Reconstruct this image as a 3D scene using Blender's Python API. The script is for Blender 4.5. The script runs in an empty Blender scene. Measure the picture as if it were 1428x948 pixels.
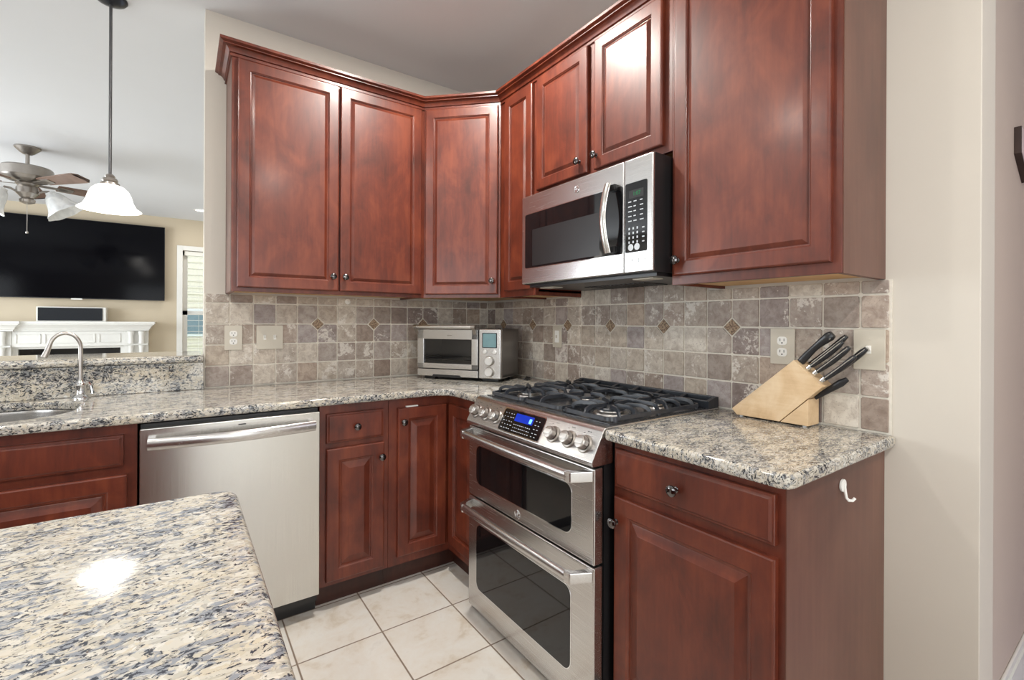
import bpy, bmesh, math, random
from mathutils import Vector, Matrix
PI = math.pi
S = bpy.context.scene
COL = S.collection
random.seed(7)

# ------------------------------------------------------------------ camera
CX, CY, CZ = -1.70094, -2.71697, 1.23897
YAW, ROLL, FPX = 0.61679, 0.0049, 655.716
PX, PY = 718.14, 449.61
cam = bpy.data.cameras.new('camera')
cam.sensor_fit = 'HORIZONTAL'; cam.sensor_width = 36.0
cam.lens = 36.0 * FPX / 1428.0
cam.shift_x = (714 - PX) / 1428.0
cam.shift_y = (PY - 474) / 1428.0
cam.clip_start = 0.02
camo = bpy.data.objects.new('camera', cam); COL.objects.link(camo)
fw = Vector((math.sin(YAW), math.cos(YAW), 0)); rt0 = Vector((math.cos(YAW), -math.sin(YAW), 0)); up0 = Vector((0, 0, 1))
rt = rt0 * math.cos(ROLL) + up0 * math.sin(ROLL); upv = -rt0 * math.sin(ROLL) + up0 * math.cos(ROLL)
M = Matrix.Identity(4)
for i in range(3):
    M[i][0] = rt[i]; M[i][1] = upv[i]; M[i][2] = -fw[i]
M[0][3], M[1][3], M[2][3] = CX, CY, CZ
camo.matrix_world = M
S.camera = camo

# ------------------------------------------------------------------ light, sky, exposure
S.view_settings.view_transform = 'Standard'
try: S.view_settings.look = 'None'
except Exception: pass
S.view_settings.exposure = 0.0
S.view_settings.gamma = 1.0
S.view_settings.use_curve_mapping = False
S.cycles.use_denoising = True
S.cycles.max_bounces = 10; S.cycles.diffuse_bounces = 5
S.cycles.sample_clamp_indirect = 6.0
W_ = bpy.data.worlds.new('world'); S.world = W_; W_.use_nodes = True
_bg = W_.node_tree.nodes['Background']
_bg.inputs[0].default_value = (0.80, 0.88, 1.0, 1); _bg.inputs[1].default_value = 2.6

def area(name, loc, target, sx, sy, power, col=(1, 1, 1)):
    l = bpy.data.lights.new(name, 'AREA'); l.shape = 'RECTANGLE'; l.size = sx; l.size_y = sy
    l.energy = power; l.color = col
    o = bpy.data.objects.new(name, l); COL.objects.link(o)
    o.location = loc
    o.rotation_euler = (Vector(target) - Vector(loc)).to_track_quat('-Z', 'Y').to_euler()
    return o
DAY = (0.88, 0.945, 1.0)
area('window_light_left', (-5.44, -3.1, 1.50), (0, -3.1, 1.50), 2.4, 1.7, 64, DAY)
area('window_light_rear', (-1.9, -6.44, 1.35), (-1.9, 0, 1.35), 2.6, 2.1, 58, DAY)
area('fill_light_living', (-5.44, 3.0, 1.5), (0, 3.0, 1.5), 2.6, 1.8, 150, DAY)  # added area lamp brightening the living room; no window is built here
area('area_light_hall', (1.4, -5.44, 1.5), (1.4, 0, 1.5), 1.0, 1.4, 14, (0.85, 0.85, 1.0))  # free-standing area lamp in the hall; no window is built here

# ------------------------------------------------------------------ node helpers
def mat(name):
    m = bpy.data.materials.new(name); m.use_nodes = True
    nt = m.node_tree; b = nt.nodes['Principled BSDF']
    return m, nt, b
def lin(r, g, b):
    f = lambda c: (c / 255 / 12.92) if c <= 10.31 else ((c / 255 + 0.055) / 1.055) ** 2.4
    return (f(r), f(g), f(b), 1)
def N(nt, t, **kw):
    n = nt.nodes.new(t)
    for k, v in kw.items(): setattr(n, k, v)
    return n
def L(nt, a, b): nt.links.new(a, b)
def pos(nt, scale=(1, 1, 1), rot=(0, 0, 0)):
    g = N(nt, 'ShaderNodeNewGeometry'); m = N(nt, 'ShaderNodeMapping')
    m.inputs['Scale'].default_value = scale; m.inputs['Rotation'].default_value = rot
    L(nt, g.outputs['Position'], m.inputs['Vector']); return m.outputs['Vector']
def noise(nt, v, scale, detail=4, rough=0.5, dist=0.0):
    n = N(nt, 'ShaderNodeTexNoise'); n.inputs['Scale'].default_value = scale; n.inputs['Detail'].default_value = detail
    n.inputs['Roughness'].default_value = rough; n.inputs['Distortion'].default_value = dist
    L(nt, v, n.inputs['Vector']); return n.outputs['Fac']
def ramp(nt, f, stops, interp='LINEAR'):
    r = N(nt, 'ShaderNodeValToRGB'); cr = r.color_ramp; cr.interpolation = interp
    while len(cr.elements) < len(stops): cr.elements.new(0.5)
    for e, (p, c) in zip(cr.elements, stops): e.position = p; e.color = c
    L(nt, f, r.inputs['Fac']); return r.outputs['Color']
def mixc(nt, f, a, b, mode='MIX'):
    m = N(nt, 'ShaderNodeMix', data_type='RGBA', blend_type=mode)
    if isinstance(f, (int, float)): m.inputs[0].default_value = f
    else: L(nt, f, m.inputs[0])
    for s, v in ((m.inputs[6], a), (m.inputs[7], b)):
        if isinstance(v, (tuple, list)): s.default_value = v
        else: L(nt, v, s)
    return m.outputs[2]
def mth(nt, op, a, b=None, c=None):
    n = N(nt, 'ShaderNodeMath', operation=op)
    for s, v in zip(n.inputs, (a, b, c)):
        if v is None: continue
        if isinstance(v, (int, float)): s.default_value = v
        else: L(nt, v, s)
    return n.outputs[0]
def bump(nt, b, h, strength, dist=0.002):
    n = N(nt, 'ShaderNodeBump'); n.inputs['Strength'].default_value = strength; n.inputs['Distance'].default_value = dist
    L(nt, h, n.inputs['Height']); L(nt, n.outputs['Normal'], b.inputs['Normal'])
def plain(name, col, rough=0.5, metal=0.0, coat=0.0, var=0.06, vs=20, emit=None, es=1.0, spec=0.5):
    m, nt, b = mat(name)
    n = noise(nt, pos(nt), vs, 3)
    c2 = tuple(min(1, x * (1 + var)) for x in col[:3]) + (1,); c1 = tuple(x * (1 - var) for x in col[:3]) + (1,)
    L(nt, ramp(nt, n, [(0.35, c1), (0.65, c2)]), b.inputs['Base Color'])
    b.inputs['Roughness'].default_value = rough; b.inputs['Metallic'].default_value = metal
    b.inputs['Coat Weight'].default_value = coat; b.inputs['Coat Roughness'].default_value = 0.08
    b.inputs['Specular IOR Level'].default_value = spec
    if emit: b.inputs['Emission Color'].default_value = emit; b.inputs['Emission Strength'].default_value = es
    return m
def wood(name, dark, mid, light, rough=0.32, coat=0.35, stretch=0.10, blotch=5.0, grain=60, axis='z'):
    m, nt, b = mat(name)
    sc = {'z': (1, 1, stretch), 'y': (1, stretch, 1), 'x': (stretch, 1, 1)}[axis]
    bl = noise(nt, pos(nt, (1, 1, 0.6)), blotch, 5, 0.6, 0.6)
    gr = noise(nt, pos(nt, sc), grain, 6, 0.6, 0.3)
    f = mth(nt, 'ADD', mth(nt, 'MULTIPLY', bl, 0.72), mth(nt, 'MULTIPLY', gr, 0.28))
    L(nt, ramp(nt, f, [(0.34, dark), (0.5, mid), (0.66, light)]), b.inputs['Base Color'])
    b.inputs['Roughness'].default_value = rough
    b.inputs['Coat Weight'].default_value = coat; b.inputs['Coat Roughness'].default_value = 0.19
    bump(nt, b, gr, 0.05, 0.001)
    return m
def steel(name, col=(0.62, 0.61, 0.60, 1), rough=0.26, axis='x', aniso=0.4):
    m, nt, b = mat(name)
    sc = {'x': (0.4, 60, 60), 'y': (60, 0.4, 60), 'z': (60, 60, 0.4)}[axis]
    n = noise(nt, pos(nt, sc), 10, 3)
    L(nt, ramp(nt, n, [(0.3, tuple(x * 0.93 for x in col[:3]) + (1,)), (0.7, tuple(min(1, x * 1.05) for x in col[:3]) + (1,))]), b.inputs['Base Color'])
    r = mth(nt, 'MULTIPLY_ADD', n, 0.08, rough - 0.04); L(nt, r, b.inputs['Roughness'])
    b.inputs['Metallic'].default_value = 1.0
    bump(nt, b, n, 0.02, 0.0005)
    return m

MT = {}
MT['cherry'] = wood('cherry_wood', lin(72, 28, 16), lin(99, 41, 24), lin(121, 57, 34), rough=0.42, coat=0.22, blotch=7.5)
MT['toe'] = wood('dark_toe_board', lin(46, 22, 15), lin(58, 28, 19), lin(72, 36, 25), rough=0.5, coat=0.0)  # toe boards darker than the cabinet cherry
MT['laminate'] = wood('brown_laminate', lin(84, 51, 40), lin(100, 64, 51), lin(114, 77, 62), rough=0.42, coat=0.1, stretch=0.04, blotch=3, grain=45)
MT['maple'] = wood('raw_maple', lin(196, 150, 96), lin(214, 172, 118), lin(226, 188, 138), rough=0.55, coat=0.0, axis='y')
MT['block'] = wood('rubberwood', lin(202, 168, 126), lin(222, 192, 152), lin(234, 210, 176), rough=0.42, coat=0.1, stretch=0.12, grain=80, blotch=9, axis='y')
MT['steel'] = steel('brushed_steel_horizontal', axis='y')
MT['steelx'] = steel('brushed_steel_along_run', axis='x')
MT['steelz'] = steel('brushed_steel_vertical', (0.66, 0.65, 0.62, 1), 0.25, axis='z')
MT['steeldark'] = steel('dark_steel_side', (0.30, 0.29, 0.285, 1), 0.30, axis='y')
MT['handlemetal'] = plain('satin_aluminium', (0.72, 0.71, 0.69, 1), 0.34, 1.0, var=0.02)
MT['chrome'] = plain('polished_chrome', (0.78, 0.79, 0.80, 1), 0.08, 1.0, var=0.01)
MT['satin'] = plain('satin_nickel', (0.55, 0.52, 0.49, 1), 0.3, 1.0, var=0.02)
MT['knob'] = plain('black_nickel', (0.16, 0.15, 0.15, 1), 0.12, 1.0, var=0.03)
MT['bronze'] = plain('dark_bronze', (0.030, 0.032, 0.040, 1), 0.3, 0.7, var=0.03)
MT['pewter'] = plain('pewter', (0.36, 0.33, 0.30, 1), 0.33, 0.9, var=0.05)
MT['rodmetal'] = plain('dark_pewter_rod', (0.13, 0.13, 0.135, 1), 0.35, 0.9, var=0.03)
MT['black'] = plain('black_enamel', (0.012, 0.012, 0.013, 1), 0.35, var=0.05)
MT['blackgloss'] = plain('black_glass', (0.006, 0.006, 0.007, 1), 0.04, var=0.03)
MT['iron'] = plain('cast_iron', (0.026, 0.030, 0.038, 1), 0.30, 0.1, var=0.2, vs=60, spec=0.7)
MT['pan'] = plain('enamelled_burner_pan', (0.035, 0.037, 0.042, 1), 0.16, 0.3, var=0.1)
MT['plastic'] = plain('black_plastic', (0.015, 0.015, 0.017, 1), 0.28, var=0.05)
MT['beigeplate'] = plain('almond_plastic', lin(202, 195, 180), 0.35, var=0.02)
MT['white'] = plain('white_plastic', lin(238, 237, 232), 0.3, var=0.01)
MT['whitepaint'] = plain('white_paint', lin(232, 231, 226), 0.35, var=0.01)
MT['wall'] = plain('greige_wall_paint', lin(211, 204, 193), 0.55, var=0.012, vs=3)
MT['walltan'] = plain('tan_wall_paint', lin(202, 188, 164), 0.6, var=0.012, vs=3)
MT['wallhall'] = plain('hall_wall_paint', lin(200, 184, 172), 0.5, var=0.012, vs=3)
MT['ceiling'] = plain('ceiling_paint', lin(221, 222, 224), 0.8, var=0.008, vs=2)
MT['marks'] = plain('pale_grey_print', lin(190, 195, 200), 0.5, var=0.02)
MT['lcdblue'] = plain('blue_display', (0.002, 0.008, 0.08, 1), 0.1, emit=(0.01, 0.06, 0.85, 1), es=0.55)
MT['lcdglow'] = plain('blue_digit', (0.1, 0.3, 0.8, 1), 0.2, emit=(0.15, 0.5, 1.0, 1), es=1.2)
MT['lcdgreen'] = plain('green_digit', (0.01, 0.1, 0.04, 1), 0.2, emit=(0.02, 0.25, 0.08, 1), es=0.5)
MT['lcdcyan'] = plain('pale_teal_display', lin(104, 134, 140), 0.15, emit=lin(104, 140, 148), es=0.05)
MT['tv'] = plain('television_screen', (0.0015, 0.0016, 0.003, 1), 0.10, var=0.02, spec=0.12)
MT['grille'] = plain('speaker_cloth', lin(30, 33, 38), 0.9, var=0.15, vs=300)
MT['blade'] = wood('fan_blade_wood', lin(104, 82, 70), lin(126, 100, 86), lin(140, 116, 102), rough=0.4, coat=0.1, axis='x')
MT['blind'] = plain('blind_slat', lin(236, 234, 226), 0.5, var=0.01)
MT['brickout'] = plain('siding', lin(226, 214, 190), 0.7, var=0.04)
MT['housepane'] = plain('grey_blue_pane', lin(120, 138, 144), 0.1)
MT['ground'] = plain('lawn', lin(120, 140, 90), 0.9, var=0.2)
MT['grout'] = plain('backsplash_grout', lin(224, 218, 206), 0.85, var=0.05, vs=80)
MT['sign'] = plain('plaque_face', lin(214, 196, 196), 0.5, var=0.05)
MT['signframe'] = plain('plaque_frame', lin(52, 34, 28), 0.4, var=0.1)
MT['clear'] = plain('clear_foot', lin(220, 224, 226), 0.15)

def granite(name, sc=1.0, rot=0.7, soft=0.0, few=0.0, st=2.2, fleck=lin(128, 131, 135), dark=lin(52, 54, 58)):
    m, nt, b = mat(name)
    v = pos(nt, (1.0, st, 1.5), (0, 0, rot))
    d = N(nt, 'ShaderNodeTexNoise'); d.inputs['Scale'].default_value = 22 * sc; d.inputs['Detail'].default_value = 5
    L(nt, v, d.inputs['Vector'])
    vm = N(nt, 'ShaderNodeVectorMath', operation='MULTIPLY_ADD')
    L(nt, d.outputs['Color'], vm.inputs[0]); vm.inputs[1].default_value = (0.055 / sc,) * 3; L(nt, v, vm.inputs[2])
    vv = vm.outputs[0]
    vo = N(nt, 'ShaderNodeTexVoronoi'); vo.inputs['Scale'].default_value = 95 * sc; L(nt, vv, vo.inputs['Vector'])
    sep = N(nt, 'ShaderNodeSeparateColor'); L(nt, vo.outputs['Color'], sep.inputs[0])
    base = ramp(nt, sep.outputs[0], [(0.0, lin(160, 158, 153)), (0.2, lin(188, 183, 172)), (0.4, lin(207, 204, 197)),
                                     (0.58, lin(196, 186, 168)), (0.76, lin(172, 168, 158)), (1.0, lin(214, 212, 206))])
    n0 = noise(nt, v, 5 * sc, 2, 0.5)
    n1 = noise(nt, vv, 13 * sc, 3, 0.5)
    n2 = noise(nt, vv, 52 * sc, 5, 0.62)
    n3 = noise(nt, vv, 110 * sc, 4, 0.6)
    base = mixc(nt, ramp(nt, n0, [(0.4, (0, 0, 0, 1)), (0.62, (0.35, 0.35, 0.35, 1))]), base, lin(198, 187, 163))
    f = mth(nt, 'ADD', mth(nt, 'MULTIPLY', n1, 0.42), mth(nt, 'MULTIPLY', n2, 0.88))
    c = mixc(nt, ramp(nt, f, [(0.660 + few, (0, 0, 0, 1)), (0.73 + few, (0.85, 0.85, 0.85, 1))]), base, fleck)
    f2 = mth(nt, 'ADD', mth(nt, 'MULTIPLY', n1, 0.32), mth(nt, 'MULTIPLY', n3, 1.0))
    c = mixc(nt, ramp(nt, f2, [(0.715 + soft, (0, 0, 0, 1)), (0.755 + soft, (1, 1, 1, 1))]), c, dark)
    n4 = noise(nt, vv, 70 * sc, 3, 0.5, 0.8)
    c = mixc(nt, ramp(nt, n4, [(0.67, (0, 0, 0, 1)), (0.71, (1, 1, 1, 1))]), c, lin(92, 78, 70))
    L(nt, c, b.inputs['Base Color'])
    b.inputs['Roughness'].default_value = 0.07; b.inputs['Coat Weight'].default_value = 0.1; b.inputs['Coat Roughness'].default_value = 0.03
    return m
MT['granite'] = granite('speckled_granite', 1.15, 0.5, -0.02)
MT['granite_island'] = granite('speckled_granite_island', 1.15, -0.5, 0.004, 0.004, 1.7, lin(126, 133, 145), lin(54, 58, 68))

def tile_material():
    m, nt, b = mat('tumbled_travertine')
    at = N(nt, 'ShaderNodeAttribute', attribute_name='tile_rand'); r = at.outputs['Fac']
    base = ramp(nt, r, [(0.0, lin(222, 215, 203)), (0.14, lin(196, 184, 168)), (0.3, lin(180, 170, 162)), (0.46, lin(156, 139, 126)),
                        (0.60, lin(206, 197, 184)), (0.74, lin(134, 118, 110)), (0.86, lin(178, 169, 166)), (1.0, lin(190, 172, 154))])
    p = pos(nt)
    off = N(nt, 'ShaderNodeCombineXYZ')
    for i, k in enumerate((37.0, 11.0, 53.0)): L(nt, mth(nt, 'MULTIPLY', r, k), off.inputs[i])
    va = N(nt, 'ShaderNodeVectorMath', operation='ADD'); L(nt, p, va.inputs[0]); L(nt, off.outputs[0], va.inputs[1])
    v = va.outputs[0]
    n1 = noise(nt, v, 30, 7, 0.68, 0.5); n2 = noise(nt, v, 170, 4, 0.65); n3 = noise(nt, v, 14, 6, 0.7, 0.6); n5 = noise(nt, v, 90, 5, 0.7)
    c = mixc(nt, ramp(nt, n1, [(0.36, (0.75, 0.75, 0.75, 1)), (0.60, (0, 0, 0, 1))]), base, mixc(nt, 1.0, base, lin(196, 186, 182), 'MULTIPLY'))
    w = N(nt, 'ShaderNodeMath', operation='GREATER_THAN'); w.inputs[1].default_value = 0.42
    L(nt, mth(nt, 'FRACT', mth(nt, 'MULTIPLY', r, 7.3)), w.inputs[0])
    vein = mth(nt, 'MULTIPLY', ramp(nt, mth(nt, 'ADD', mth(nt, 'MULTIPLY', n3, 0.7), mth(nt, 'MULTIPLY', n5, 0.3)), [(0.535, (0, 0, 0, 1)), (0.575, (0.8, 0.8, 0.8, 1))]), w.outputs[0])
    c = mixc(nt, vein, c, lin(222, 216, 207))
    c = mixc(nt, ramp(nt, n2, [(0.60, (0, 0, 0, 1)), (0.67, (0.6, 0.6, 0.6, 1))]), c, lin(122, 108, 104))
    L(nt, c, b.inputs['Base Color']); b.inputs['Roughness'].default_value = 0.55
    bump(nt, b, n1, 0.25, 0.003)
    return m
MT['tile'] = tile_material()
def inset_material():
    m, nt, b = mat('carved_inset_tile')
    n = N(nt, 'ShaderNodeTexVoronoi'); n.inputs['Scale'].default_value = 130; L(nt, pos(nt), n.inputs['Vector'])
    L(nt, ramp(nt, n.outputs['Distance'], [(0.15, lin(88, 68, 54)), (0.45, lin(136, 112, 90)), (0.7, lin(168, 146, 120))]), b.inputs['Base Color'])
    b.inputs['Roughness'].default_value = 0.5; bump(nt, b, n.outputs['Distance'], 0.5, 0.003)
    return m
MT['inset'] = inset_material()
def floor_material():
    m, nt, b = mat('ceramic_floor_tile')
    g = N(nt, 'ShaderNodeNewGeometry'); sp = N(nt, 'ShaderNodeSeparateXYZ'); L(nt, g.outputs['Position'], sp.inputs[0])
    P = 0.31404; hw = 0.0026 / P
    es, ids = [], []
    for ax, o in ((0, -1.04107), (1, -0.87962)):
        q = mth(nt, 'DIVIDE', mth(nt, 'SUBTRACT', sp.outputs[ax], o), P)
        fl = mth(nt, 'FLOOR', q); ids.append(fl)
        fr = mth(nt, 'SUBTRACT', q, fl)
        es.append(mth(nt, 'MINIMUM', fr, mth(nt, 'SUBTRACT', 1.0, fr)))
    e = mth(nt, 'MINIMUM', es[0], es[1])
    gm = N(nt, 'ShaderNodeMapRange'); gm.inputs[1].default_value = hw * 0.8; gm.inputs[2].default_value = hw * 1.5
    L(nt, e, gm.inputs[0]); tilef = gm.outputs[0]
    cid = N(nt, 'ShaderNodeCombineXYZ'); L(nt, ids[0], cid.inputs[0]); L(nt, ids[1], cid.inputs[1])
    va = N(nt, 'ShaderNodeVectorMath', operation='MULTIPLY_ADD'); L(nt, cid.outputs[0], va.inputs[0]); va.inputs[1].default_value = (3.3, 7.1, 0); L(nt, g.outputs['Position'], va.inputs[2])
    n1 = noise(nt, va.outputs[0], 7, 6, 0.62, 0.7); n2 = noise(nt, va.outputs[0], 40, 4, 0.6)
    f = mth(nt, 'ADD', mth(nt, 'MULTIPLY', n1, 0.8), mth(nt, 'MULTIPLY', n2, 0.2))
    c = ramp(nt, f, [(0.36, lin(198, 187, 172)), (0.47, lin(212, 206, 197)), (0.6, lin(216, 213, 207)), (0.7, lin(204, 199, 192))])
    L(nt, mixc(nt, tilef, lin(128, 112, 98), c), b.inputs['Base Color'])
    rr = N(nt, 'ShaderNodeMapRange'); L(nt, tilef, rr.inputs[0]); rr.inputs[3].default_value = 0.8; rr.inputs[4].default_value = 0.3
    L(nt, rr.outputs[0], b.inputs['Roughness'])
    bump(nt, b, tilef, 0.4, 0.002)
    return m
MT['floor'] = floor_material()
MT['hallfloor'] = wood('hall_floor_planks', lin(170, 160, 172), lin(186, 178, 190), lin(200, 192, 204), rough=0.35, coat=0.1, axis='x')
def thin_glass(name, tint, refl=0.08, fac=None):
    m, nt, b = mat(name)
    out = nt.nodes['Material Output']
    tr = N(nt, 'ShaderNodeBsdfTransparent'); tr.inputs[0].default_value = tint
    gl = N(nt, 'ShaderNodeBsdfGlossy'); gl.inputs['Roughness'].default_value = 0.03
    lw = N(nt, 'ShaderNodeFresnel'); lw.inputs[0].default_value = 1.5
    mx = N(nt, 'ShaderNodeMixShader'); L(nt, lw.outputs[0], mx.inputs[0]); L(nt, tr.outputs[0], mx.inputs[1]); L(nt, gl.outputs[0], mx.inputs[2])
    L(nt, mx.outputs[0], out.inputs['Surface'])
    return m
MT['pane'] = thin_glass('window_pane', (0.95, 0.97, 0.97, 1))
MT['ovenglass'] = thin_glass('smoked_oven_glass', (0.62, 0.62, 0.63, 1))
def shade_glass(name, es):
    m, nt, b = mat(name)
    n = noise(nt, pos(nt), 16, 4, 0.5, 0.8)
    L(nt, ramp(nt, n, [(0.4, lin(226, 228, 228)), (0.6, lin(246, 247, 246))]), b.inputs['Base Color'])
    b.inputs['Roughness'].default_value = 0.25
    if es: b.inputs['Emission Color'].default_value = (1.0, 0.95, 0.87, 1); b.inputs['Emission Strength'].default_value = es
    return m
MT['shade_lit'] = shade_glass('lit_frosted_glass', 2.2)
MT['shade'] = shade_glass('frosted_glass', 0.0)
MT['lens'] = plain('lamp_lens', lin(255, 250, 240), 0.4, emit=(1, 0.95, 0.86, 1), es=8.0)

# ------------------------------------------------------------------ mesh helpers
class B:
    def __init__(s): s.bm = bmesh.new(); s.m = 0
    def _new(s, f0):
        for f in s.bm.faces:
            if f.index == -1: f.material_index = s.m
    def _mark(s): s._n = set(s.bm.faces)
    def _done(s):
        for f in s.bm.faces:
            if f not in s._n: f.material_index = s.m
    def box(s, x0, y0, z0, x1, y1, z1, bev=0.0, seg=2):
        s._mark()
        x0, x1 = min(x0, x1), max(x0, x1); y0, y1 = min(y0, y1), max(y0, y1); z0, z1 = min(z0, z1), max(z0, z1)
        mtx = Matrix.Translation(((x0 + x1) / 2, (y0 + y1) / 2, (z0 + z1) / 2)) @ Matrix.Diagonal((x1 - x0, y1 - y0, z1 - z0, 1))
        r = bmesh.ops.create_cube(s.bm, size=1, matrix=mtx)
        if bev:
            es = list({e for v in r['verts'] for e in v.link_edges})
            bmesh.ops.bevel(s.bm, geom=es, offset=min(bev, 0.49 * min(x1 - x0, y1 - y0, z1 - z0)), segments=seg, profile=0.5, affect='EDGES')
        s._done(); return s
    def prism(s, poly, axis, a0, a1, bev=0.0, seg=2):
        """poly in the plane normal to axis: x -> (y,z), y -> (x,z), z -> (x,y)"""
        s._mark()
        mk = {'x': lambda p, a: (a, p[0], p[1]), 'y': lambda p, a: (p[0], a, p[1]), 'z': lambda p, a: (p[0], p[1], a)}[axis]
        v0 = [s.bm.verts.new(mk(p, a0)) for p in poly]; v1 = [s.bm.verts.new(mk(p, a1)) for p in poly]
        n = len(poly); fs = [s.bm.faces.new(v0[::-1]), s.bm.faces.new(v1)]
        for i in range(n): fs.append(s.bm.faces.new((v0[i], v0[(i + 1) % n], v1[(i + 1) % n], v1[i])))
        bmesh.ops.recalc_face_normals(s.bm, faces=fs)
        if bev:
            es = list({e for f in fs for e in f.edges})
            bmesh.ops.bevel(s.bm, geom=es, offset=bev, segments=seg, profile=0.5, affect='EDGES')
        s._done(); return s
    def lathe(s, prof, n=32, mtx=None, close=True, wob=None):
        """prof: (r, z) points along the axis z of mtx"""
        s._mark(); mtx = mtx or Matrix.Identity(4); rows = []
        for k, (r, z) in enumerate(prof):
            row = []
            if r < 1e-6: row = [s.bm.verts.new(mtx @ Vector((0, 0, z)))]
            else:
                for i in range(n):
                    a = 2 * PI * i / n; rr = r * (1 + (wob(a, k) if wob else 0))
                    row.append(s.bm.verts.new(mtx @ Vector((rr * math.cos(a), rr * math.sin(a), z))))
            rows.append(row)
        fs = []
        for a, b in zip(rows, rows[1:]):
            for i in range(n):
                j = (i + 1) % n
                if len(a) == 1 and len(b) == 1: continue
                if len(a) == 1: fs.append(s.bm.faces.new((a[0], b[j], b[i])))
                elif len(b) == 1: fs.append(s.bm.faces.new((a[i], a[j], b[0])))
                else: fs.append(s.bm.faces.new((a[i], a[j], b[j], b[i])))
        if close:
            for row in (rows[0], rows[-1]):
                if len(row) > 1: fs.append(s.bm.faces.new(row))
        bmesh.ops.recalc_face_normals(s.bm, faces=fs)
        s._done(); return s
    def cyl(s, p0, p1, r0, r1=None, n=20, bev=0.0):
        p0, p1 = Vector(p0), Vector(p1); h = (p1 - p0).length
        q = (p1 - p0).to_track_quat('Z', 'Y').to_matrix().to_4x4(); q.translation = p0
        r1 = r0 if r1 is None else r1
        if bev: return s.lathe([(r0 - bev, 0), (r0, bev), (r1, h - bev), (r1 - bev, h)], n, q)
        return s.lathe([(r0, 0), (r1, h)], n, q)
    def sweep(s, pts, sec, ref=(0, 0, 1), closed=False, caps=True, scale=None):
        s._mark(); pts = [Vector(p) for p in pts]; ref = Vector(ref); n = len(pts); rows = []
        for i, p in enumerate(pts):
            a = pts[i - 1] if (i > 0 or closed) else None; c = pts[(i + 1) % n] if (i < n - 1 or closed) else None
            t1 = (p - a).normalized() if a is not None else (c - p).normalized()
            t2 = (c - p).normalized() if c is not None else t1
            t = (t1 + t2)
            t = t.normalized() if t.length > 1e-6 else t1
            side = t.cross(ref)
            side = side.normalized() if side.length > 1e-6 else Vector((1, 0, 0))
            upd = side.cross(t).normalized()
            k = 1.0 / max(0.8, t.dot(t1))
            bend = (t2 - t1)
            ks = k if abs(bend.dot(side)) >= abs(bend.dot(upd)) else 1.0
            ku = k if ks == 1.0 else 1.0
            sc = scale[i] if scale else 1.0
            rows.append([s.bm.verts.new(p + side * (q[0] * ks * sc) + upd * (q[1] * ku * sc)) for q in sec])
        m = len(sec); fs = []
        pr = list(zip(rows, rows[1:])) + ([(rows[-1], rows[0])] if closed else [])
        for a, b in pr:
            for i in range(m): fs.append(s.bm.faces.new((a[i], a[(i + 1) % m], b[(i + 1) % m], b[i])))
        if caps and not closed: fs += [s.bm.faces.new(rows[0][::-1]), s.bm.faces.new(rows[-1])]
        bmesh.ops.recalc_face_normals(s.bm, faces=fs)
        s._done(); return s
    def tube(s, pts, r, n=10, ref=(0, 0, 1), closed=False, scale=None, ry=None):
        sec = [(r * math.cos(2 * PI * i / n), (ry or r) * math.sin(2 * PI * i / n)) for i in range(n)]
        return s.sweep(pts, sec, ref, closed, True, scale)
    def rings(s, x0, x1, z0, z1, yb, prof):
        """panel facing -y; prof = (inset, offset toward -y)"""
        s._mark(); rows = []
        for ins, o in prof:
            rows.append([s.bm.verts.new(c) for c in ((x0 + ins, yb - o, z0 + ins), (x1 - ins, yb - o, z0 + ins), (x1 - ins, yb - o, z1 - ins), (x0 + ins, yb - o, z1 - ins))])
        for a, b in zip(rows, rows[1:]):
            for i in range(4): s.bm.faces.new((a[i], a[(i + 1) % 4], b[(i + 1) % 4], b[i]))
        s.bm.faces.new(rows[0][::-1]); s.bm.faces.new(rows[-1])
        s._done(); return s
    def sub(s, k): s.m = k; return s
    def obj(s, name, mats, parent=None, loc=None, ang=32, wn=True):
        if not isinstance(mats, (list, tuple)): mats = [mats]
        me = bpy.data.meshes.new(name); s.bm.normal_update(); s.bm.to_mesh(me); s.bm.free()
        for x in mats: me.materials.append(MT[x] if isinstance(x, str) else x)
        for p in me.polygons: p.use_smooth = True
        me.set_sharp_from_angle(angle=math.radians(ang))
        o = bpy.data.objects.new(name, me); COL.objects.link(o)
        if wn: w = o.modifiers.new('wn', 'WEIGHTED_NORMAL'); w.keep_sharp = True; w.weight = 80
        if parent is not None: o.parent = parent
        if loc is not None: o.location = loc
        return o
def rrect(x0, y0, x1, y1, r, n=6):
    out = []
    for cx, cy, a0 in ((x1 - r, y0 + r, -PI / 2), (x1 - r, y1 - r, 0), (x0 + r, y1 - r, PI / 2), (x0 + r, y0 + r, PI)):
        for i in range(n + 1):
            a = a0 + PI / 2 * i / n; out.append((cx + r * math.cos(a), cy + r * math.sin(a)))
    return out
def roundpoly(pts, rad, n=6):
    """round corner i of a polygon by rad[i]"""
    out = []; m = len(pts)
    for i in range(m):
        p = Vector(pts[i]); a = Vector(pts[i - 1]); c = Vector(pts[(i + 1) % m]); r = rad[i]
        if r <= 0: out.append(tuple(p)); continue
        u = (a - p).normalized(); v = (c - p).normalized()
        p0 = p + u * r; p1 = p + v * r
        for k in range(n + 1):
            t = k / n; out.append(tuple(p0 * (1 - t) ** 2 + p * 2 * t * (1 - t) + p1 * t * t))
    return out
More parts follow.
